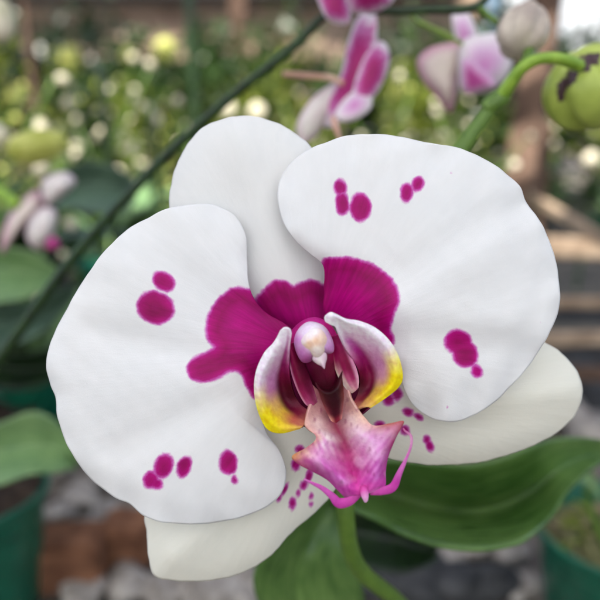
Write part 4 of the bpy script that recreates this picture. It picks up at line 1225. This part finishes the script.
kinds = [
    (make_potted(['leaf_deep', 'leaf_mid'], 'pot_dark', 11), 'dark green potted orchid, blurred in the rows behind the flower', 'dark green potted orchids in rows'),
    (make_potted(['leaf_mid', 'leaf_pale'], 'pot_green', 12, n=8, flowers=4, fmat='bud_cream'), 'blurred green potted orchid with added cream heads imitating glints in the rows behind', 'cream-flowered potted orchids in rows'),
    (make_potted(['leaf_lime', 'leaf_mid'], 'pot_dark', 13, n=9, L=(.10, .17), W=(.022, .034), flowers=4, fmat='bud_yellow'), 'blurred lime-leaved potted plant in the rows behind the flower', 'lime-leaved potted plants in rows'),
    (make_potted(['leaf_grey', 'leaf_deep'], 'pot_green', 14, n=6, L=(.14, .22), flowers=2, fmat='bud_cream'), 'blurred grey-green potted orchid with a few added cream heads imitating glints in the rows behind', 'grey-green potted orchids in rows'),
]
place = []
rp = random.Random(5)
for row, yy in enumerate([.60, .74, .88, 1.04, 1.22, 1.42, 1.64, 1.9, 2.2]):
    half = yy * .56
    n_in = int(2 * half / (.125 + .02 * row)) + 1
    for k in range(n_in):
        xx = -half + 2 * half * (k + .5) / n_in + rp.uniform(-.03, .03)
        yv = yy + rp.uniform(-.03, .03)
        if xx > .29 * yv and yv < 1.5: continue                   # boards stand here
        if yv < .70 and (xx > -.22): continue
        if abs(xx) < .12 * yv and yv < 1.1: continue         # wholly behind the big flower
        if abs(xx - plb[0]) < .11 and abs(yv - plb[1]) < .11: continue
        if abs(xx - pcb[0]) < .08 and abs(yv - pcb[1]) < .08: continue
        place.append((xx, yv, row))
usedk = set()
for (xx, yv, row) in place:
    wts = [3, 2, 2, 3] if row < 3 else [2, 3, 5, 1]
    k = rp.choices(range(4), wts)[0]
    src, lab, grp = kinds[k]
    if k in usedk: o = copy_tree(src)
    else: o = src; usedk.add(k)
    o['label'] = lab; o['group'] = grp
    s = rp.uniform(.85, 1.2)
    o.location = (xx, yv, 0); o.rotation_euler = (0, 0, rp.uniform(0, 6.28)); o.scale = (s, s, s)


# added stalks whose pale heads blur to discs in place of bright glints
hd = [(70, 57, 1.5, 11, 'bud_yellow', 'added yellow-green round head imitating a glint, high at the top left'), (165, 50, 1.3, 12, 'bud_yellow', 'large added yellow-green head imitating a glint at the top, left of the white top sepal'),
      (228, 109, .95, 8.5, 'bud_cream', 'added pale head imitating a glint just above the top sepal, left one of two'), (257, 112, .95, 9.5, 'bud_cream', 'added pale head imitating a glint just above the top sepal, right one of two'),
      (70, 103, 1.1, 7, 'bud_cream', 'added pale round head imitating a glint above the grey-green leaves at the left'), (118, 176, .85, 9, 'bud_cream', 'added pale head imitating a glint beside the left end of the top sepal'),
      (15, 95, 1.2, 8, 'bud_yellow', 'added yellow-green head imitating a glint near the left edge above the yellow bud'), (128, 55, 1.4, 8, 'bud_yellow', 'small added yellow-green head imitating a glint between the two large ones at the top left'),
      (400, 90, 1.2, 9, 'bud_yellow', 'added yellow-green head imitating a glint between the striped flower and the lilac flower'), (155, 120, 1.0, 7, 'bud_cream', 'added pale head imitating a glint below the diagonal stalk, left of the top sepal'),
      (590, 160, 1.1, 9, 'bud_cream', 'added pale head imitating a glint at the right edge below the green bud')]
for (px, py, d_, rad, mt, lab) in hd:
    c_ = P(px, py, d_); c_2 = (c_[0] + .01, c_[1] + .02, 0)
    t_ = empty('glint_stalk', c_2, lab, 'flower')
    tube('stalk', np.array([c_2, (c_[0] + .012, c_[1] + .015, c_[2] * .6), c_]), [.002, .002, .0014], M['stem_dark'], t_, n=8, res=12)
    ovoid('glint_head', c_, (.3, .2, 1), 2 * rad * PX(d_), 1.9 * rad * PX(d_), M[mt], t_, n=20, rows=14, depth=.2)
for (px, y0, y1, d_, r_, lab) in [(188, -30, 150, .75, .0055, 'dark upright stake rising to the top edge left of the top sepal'), (100, 60, 260, .62, .0045, 'dark upright stake behind the grey-green leaf at the left'),
                                  (22, -20, 200, .85, .005, 'dark upright stake near the left edge'), (548, 120, 300, .80, .006, 'dark upright stake right of the brown timber post'), (150, 100, 240, .9, .005, 'short dark upright stake behind the left end of the top sepal')]:
    a_ = P(px, y0, d_)
    o = tube('stake', np.array([(a_[0] - .004, a_[1], 0), (a_[0] + .002, a_[1], a_[2] * .5), a_]), [r_, r_, r_], M['wood_dark'] if px in (22, 548) else M['stem_dark'], None, n=10, res=12)
    tag(o, lab, 'stake')

# shrubs and small trees beyond the rows
def shrub(seed, w_, h_, n, mats, leaf):
    rr = np.random.default_rng(seed)
    t_ = empty('shrub', (0, 0, 0), 'x', 'shrub')
    tube('stem', np.array([(0, 0, 0), (.01, 0, h_ * .3), (-.01, .01, h_ * .7)]), [.012, .01, .004], M['wood_dark'], t_, n=8, res=10)
    for mi, mt in enumerate(mats):
        V = []; F = []
        cl = rr.normal(0, 1, (26, 3)) * np.array([w_ * .30, w_ * .28, h_ * .26]) + np.array([0, 0, h_ * .55])
        for k in range(n):
            c = cl[rr.integers(26)] + rr.normal(0, 1, 3) * .05
            if c[2] < .02: continue
            a = rr.normal(0, 1, 3); a /= np.linalg.norm(a); b = np.cross(a, rr.normal(0, 1, 3)); b /= np.linalg.norm(b) + 1e-9
            s = leaf * rr.uniform(.6, 1.3)
            i0 = len(V)
            V += [c - a * s, c + b * s * .42 + a * s * .1, c + a * s, c - b * s * .42 + a * s * .1]
            F.append((i0, i0 + 1, i0 + 2, i0 + 3))
        o = mk('foliage', V, F, M[mt], t_, smooth=False)
    return t_


sh = [(shrub(1, .5, .60, 1500, ['leaf_lime', 'leaf_mid'], .026), 'blurred lime and green shrub beyond the rows of pots', 'lime shrubs beyond the rows'),
      (shrub(2, .5, .55, 1500, ['leaf_deep', 'leaf_mid'], .028), 'blurred dark green shrub beyond the rows of pots', 'dark shrubs beyond the rows')]
usedk = set()
for (xx, yv, k, s) in [(-1.25, 2.5, 0, 1.1), (-.85, 2.7, 1, 1.0), (-.50, 2.5, 0, .85), (-.15, 2.6, 0, 1.0), (.20, 2.6, 1, .9), (.52, 2.5, 0, .95), (.9, 2.7, 1, 1.1), (1.3, 2.6, 0, .9), (-1.0, 3.3, 1, 1.2), (-.35, 3.4, 1, 1.1), (.4, 3.4, 1, 1.1), (1.6, 3.0, 1, 1.3), (-1.7, 3.0, 1, 1.3)]:
    src, lab, grp = sh[k]
    if k in usedk: o = copy_tree(src)
    else: o = src; usedk.add(k)
    o['label'] = lab; o['group'] = grp
    o.location = (xx, yv, 0); o.rotation_euler = (0, 0, rp.uniform(0, 6.28)); o.scale = (s, s, s)

# shade-house: brown wall with board cladding, dark eave, pale rail, posts
M['wall'] = plain('brown_wall', S(120, 100, 86), S(164, 142, 124), 3, 0.9)
M['roof'] = plain('dark_roof', S(34, 32, 32), S(52, 48, 46), 5, 0.8)
wall = empty('shed', (-1.4, 4.4, 0), 'long brown shed with a dark roof edge, blurred across the top left', 'shed')
for k in range(9):
    beam('wall_board', (-3.4 + k * .52, 4.4, 0), (-3.4 + k * .52, 4.4, 1.05), .519, .04, M['wall'], wall, bev=.004)
beam('roof', (-3.8, 4.36, 1.19), (1.0, 4.36, 1.19), .28, .24, M['roof'], wall)
beam('rail', (-1.15, 4.33, .78), (.15, 4.33, .78), .05, .16, M['wood'], wall)
for k, (xa, lab) in enumerate([(-.12, 'brown timber post rising behind the white top sepal'), (-1.28, 'brown timber post far behind, at the top left')]):
    o = beam('timber_post', (xa * 2.3, 3.0, 0), (xa * 2.3 + .02, 3.0, 1.5), .07, .07, M['wood_dark'])
    tag(o, lab, 'post')
# pale plastic sheeting to the right of the shed
M['plastic'] = plain('white_sheeting', S(214, 220, 224), S(238, 242, 244), 4, 0.5, trans=0.3)
ps = []
for i_, z_ in enumerate(np.linspace(.55, 1.9, 14)):
    ps.append([(x_, 4.6 + .03 * math.sin(x_ * 14 + z_), z_) for x_ in np.linspace(1.35, 3.4, 70)])
o = sheet('plastic_sheet', np.array(ps), .002, M['plastic'], away=False)
tag(o, 'white plastic sheeting showing pale in the top right corner', 'sheeting')
ps = []
for i_, z_ in enumerate(np.linspace(.93, 1.9, 14)):
    ps.append([(x_, 4.7 + .03 * math.sin(x_ * 14 + z_), z_) for x_ in np.linspace(.35, 1.25, 40)])
o = sheet('plastic_sheet', np.array(ps), .002, M['wood'], away=False)
tag(o, 'beige sheeting hanging behind the top of the striped flowers', 'sheeting')
# unseen cover added overhead: cloth softens the sun, laths stripe it farther back
sr = empty('added_sun_cover', (0, -1.0, 1.2), 'added unseen white cloth and timber laths that soften and stripe the sun', 'roof')
cg = np.array([[(x_, y_, 1.25 + .02 * math.sin(x_ * 5) * math.cos(y_ * 4)) for x_ in np.linspace(-1.8, 1.8, 40)] for y_ in np.linspace(-3.0, .12, 30)])
mc, ntc, bc = new_mat('sun_diffuser')
bc.inputs['Base Color'].default_value = (.82, .83, .84, 1); bc.inputs['Roughness'].default_value = .9
translucent_out(ntc, bc, (.95, .96, .97, 1), .62)
sheet('cloth', cg, .002, mc, sr, away=False)
for k in range(13):
    yk = .20 + k * .13
    beam('sun_stripe_lath', (-1.8, yk, 1.25), (1.8, yk + .02, 1.25), .012, .075, M['wood'], sr)
print('OBJECTS', len(scene.objects))
for o in scene.objects:
    if '_o' in o: del o['_o']
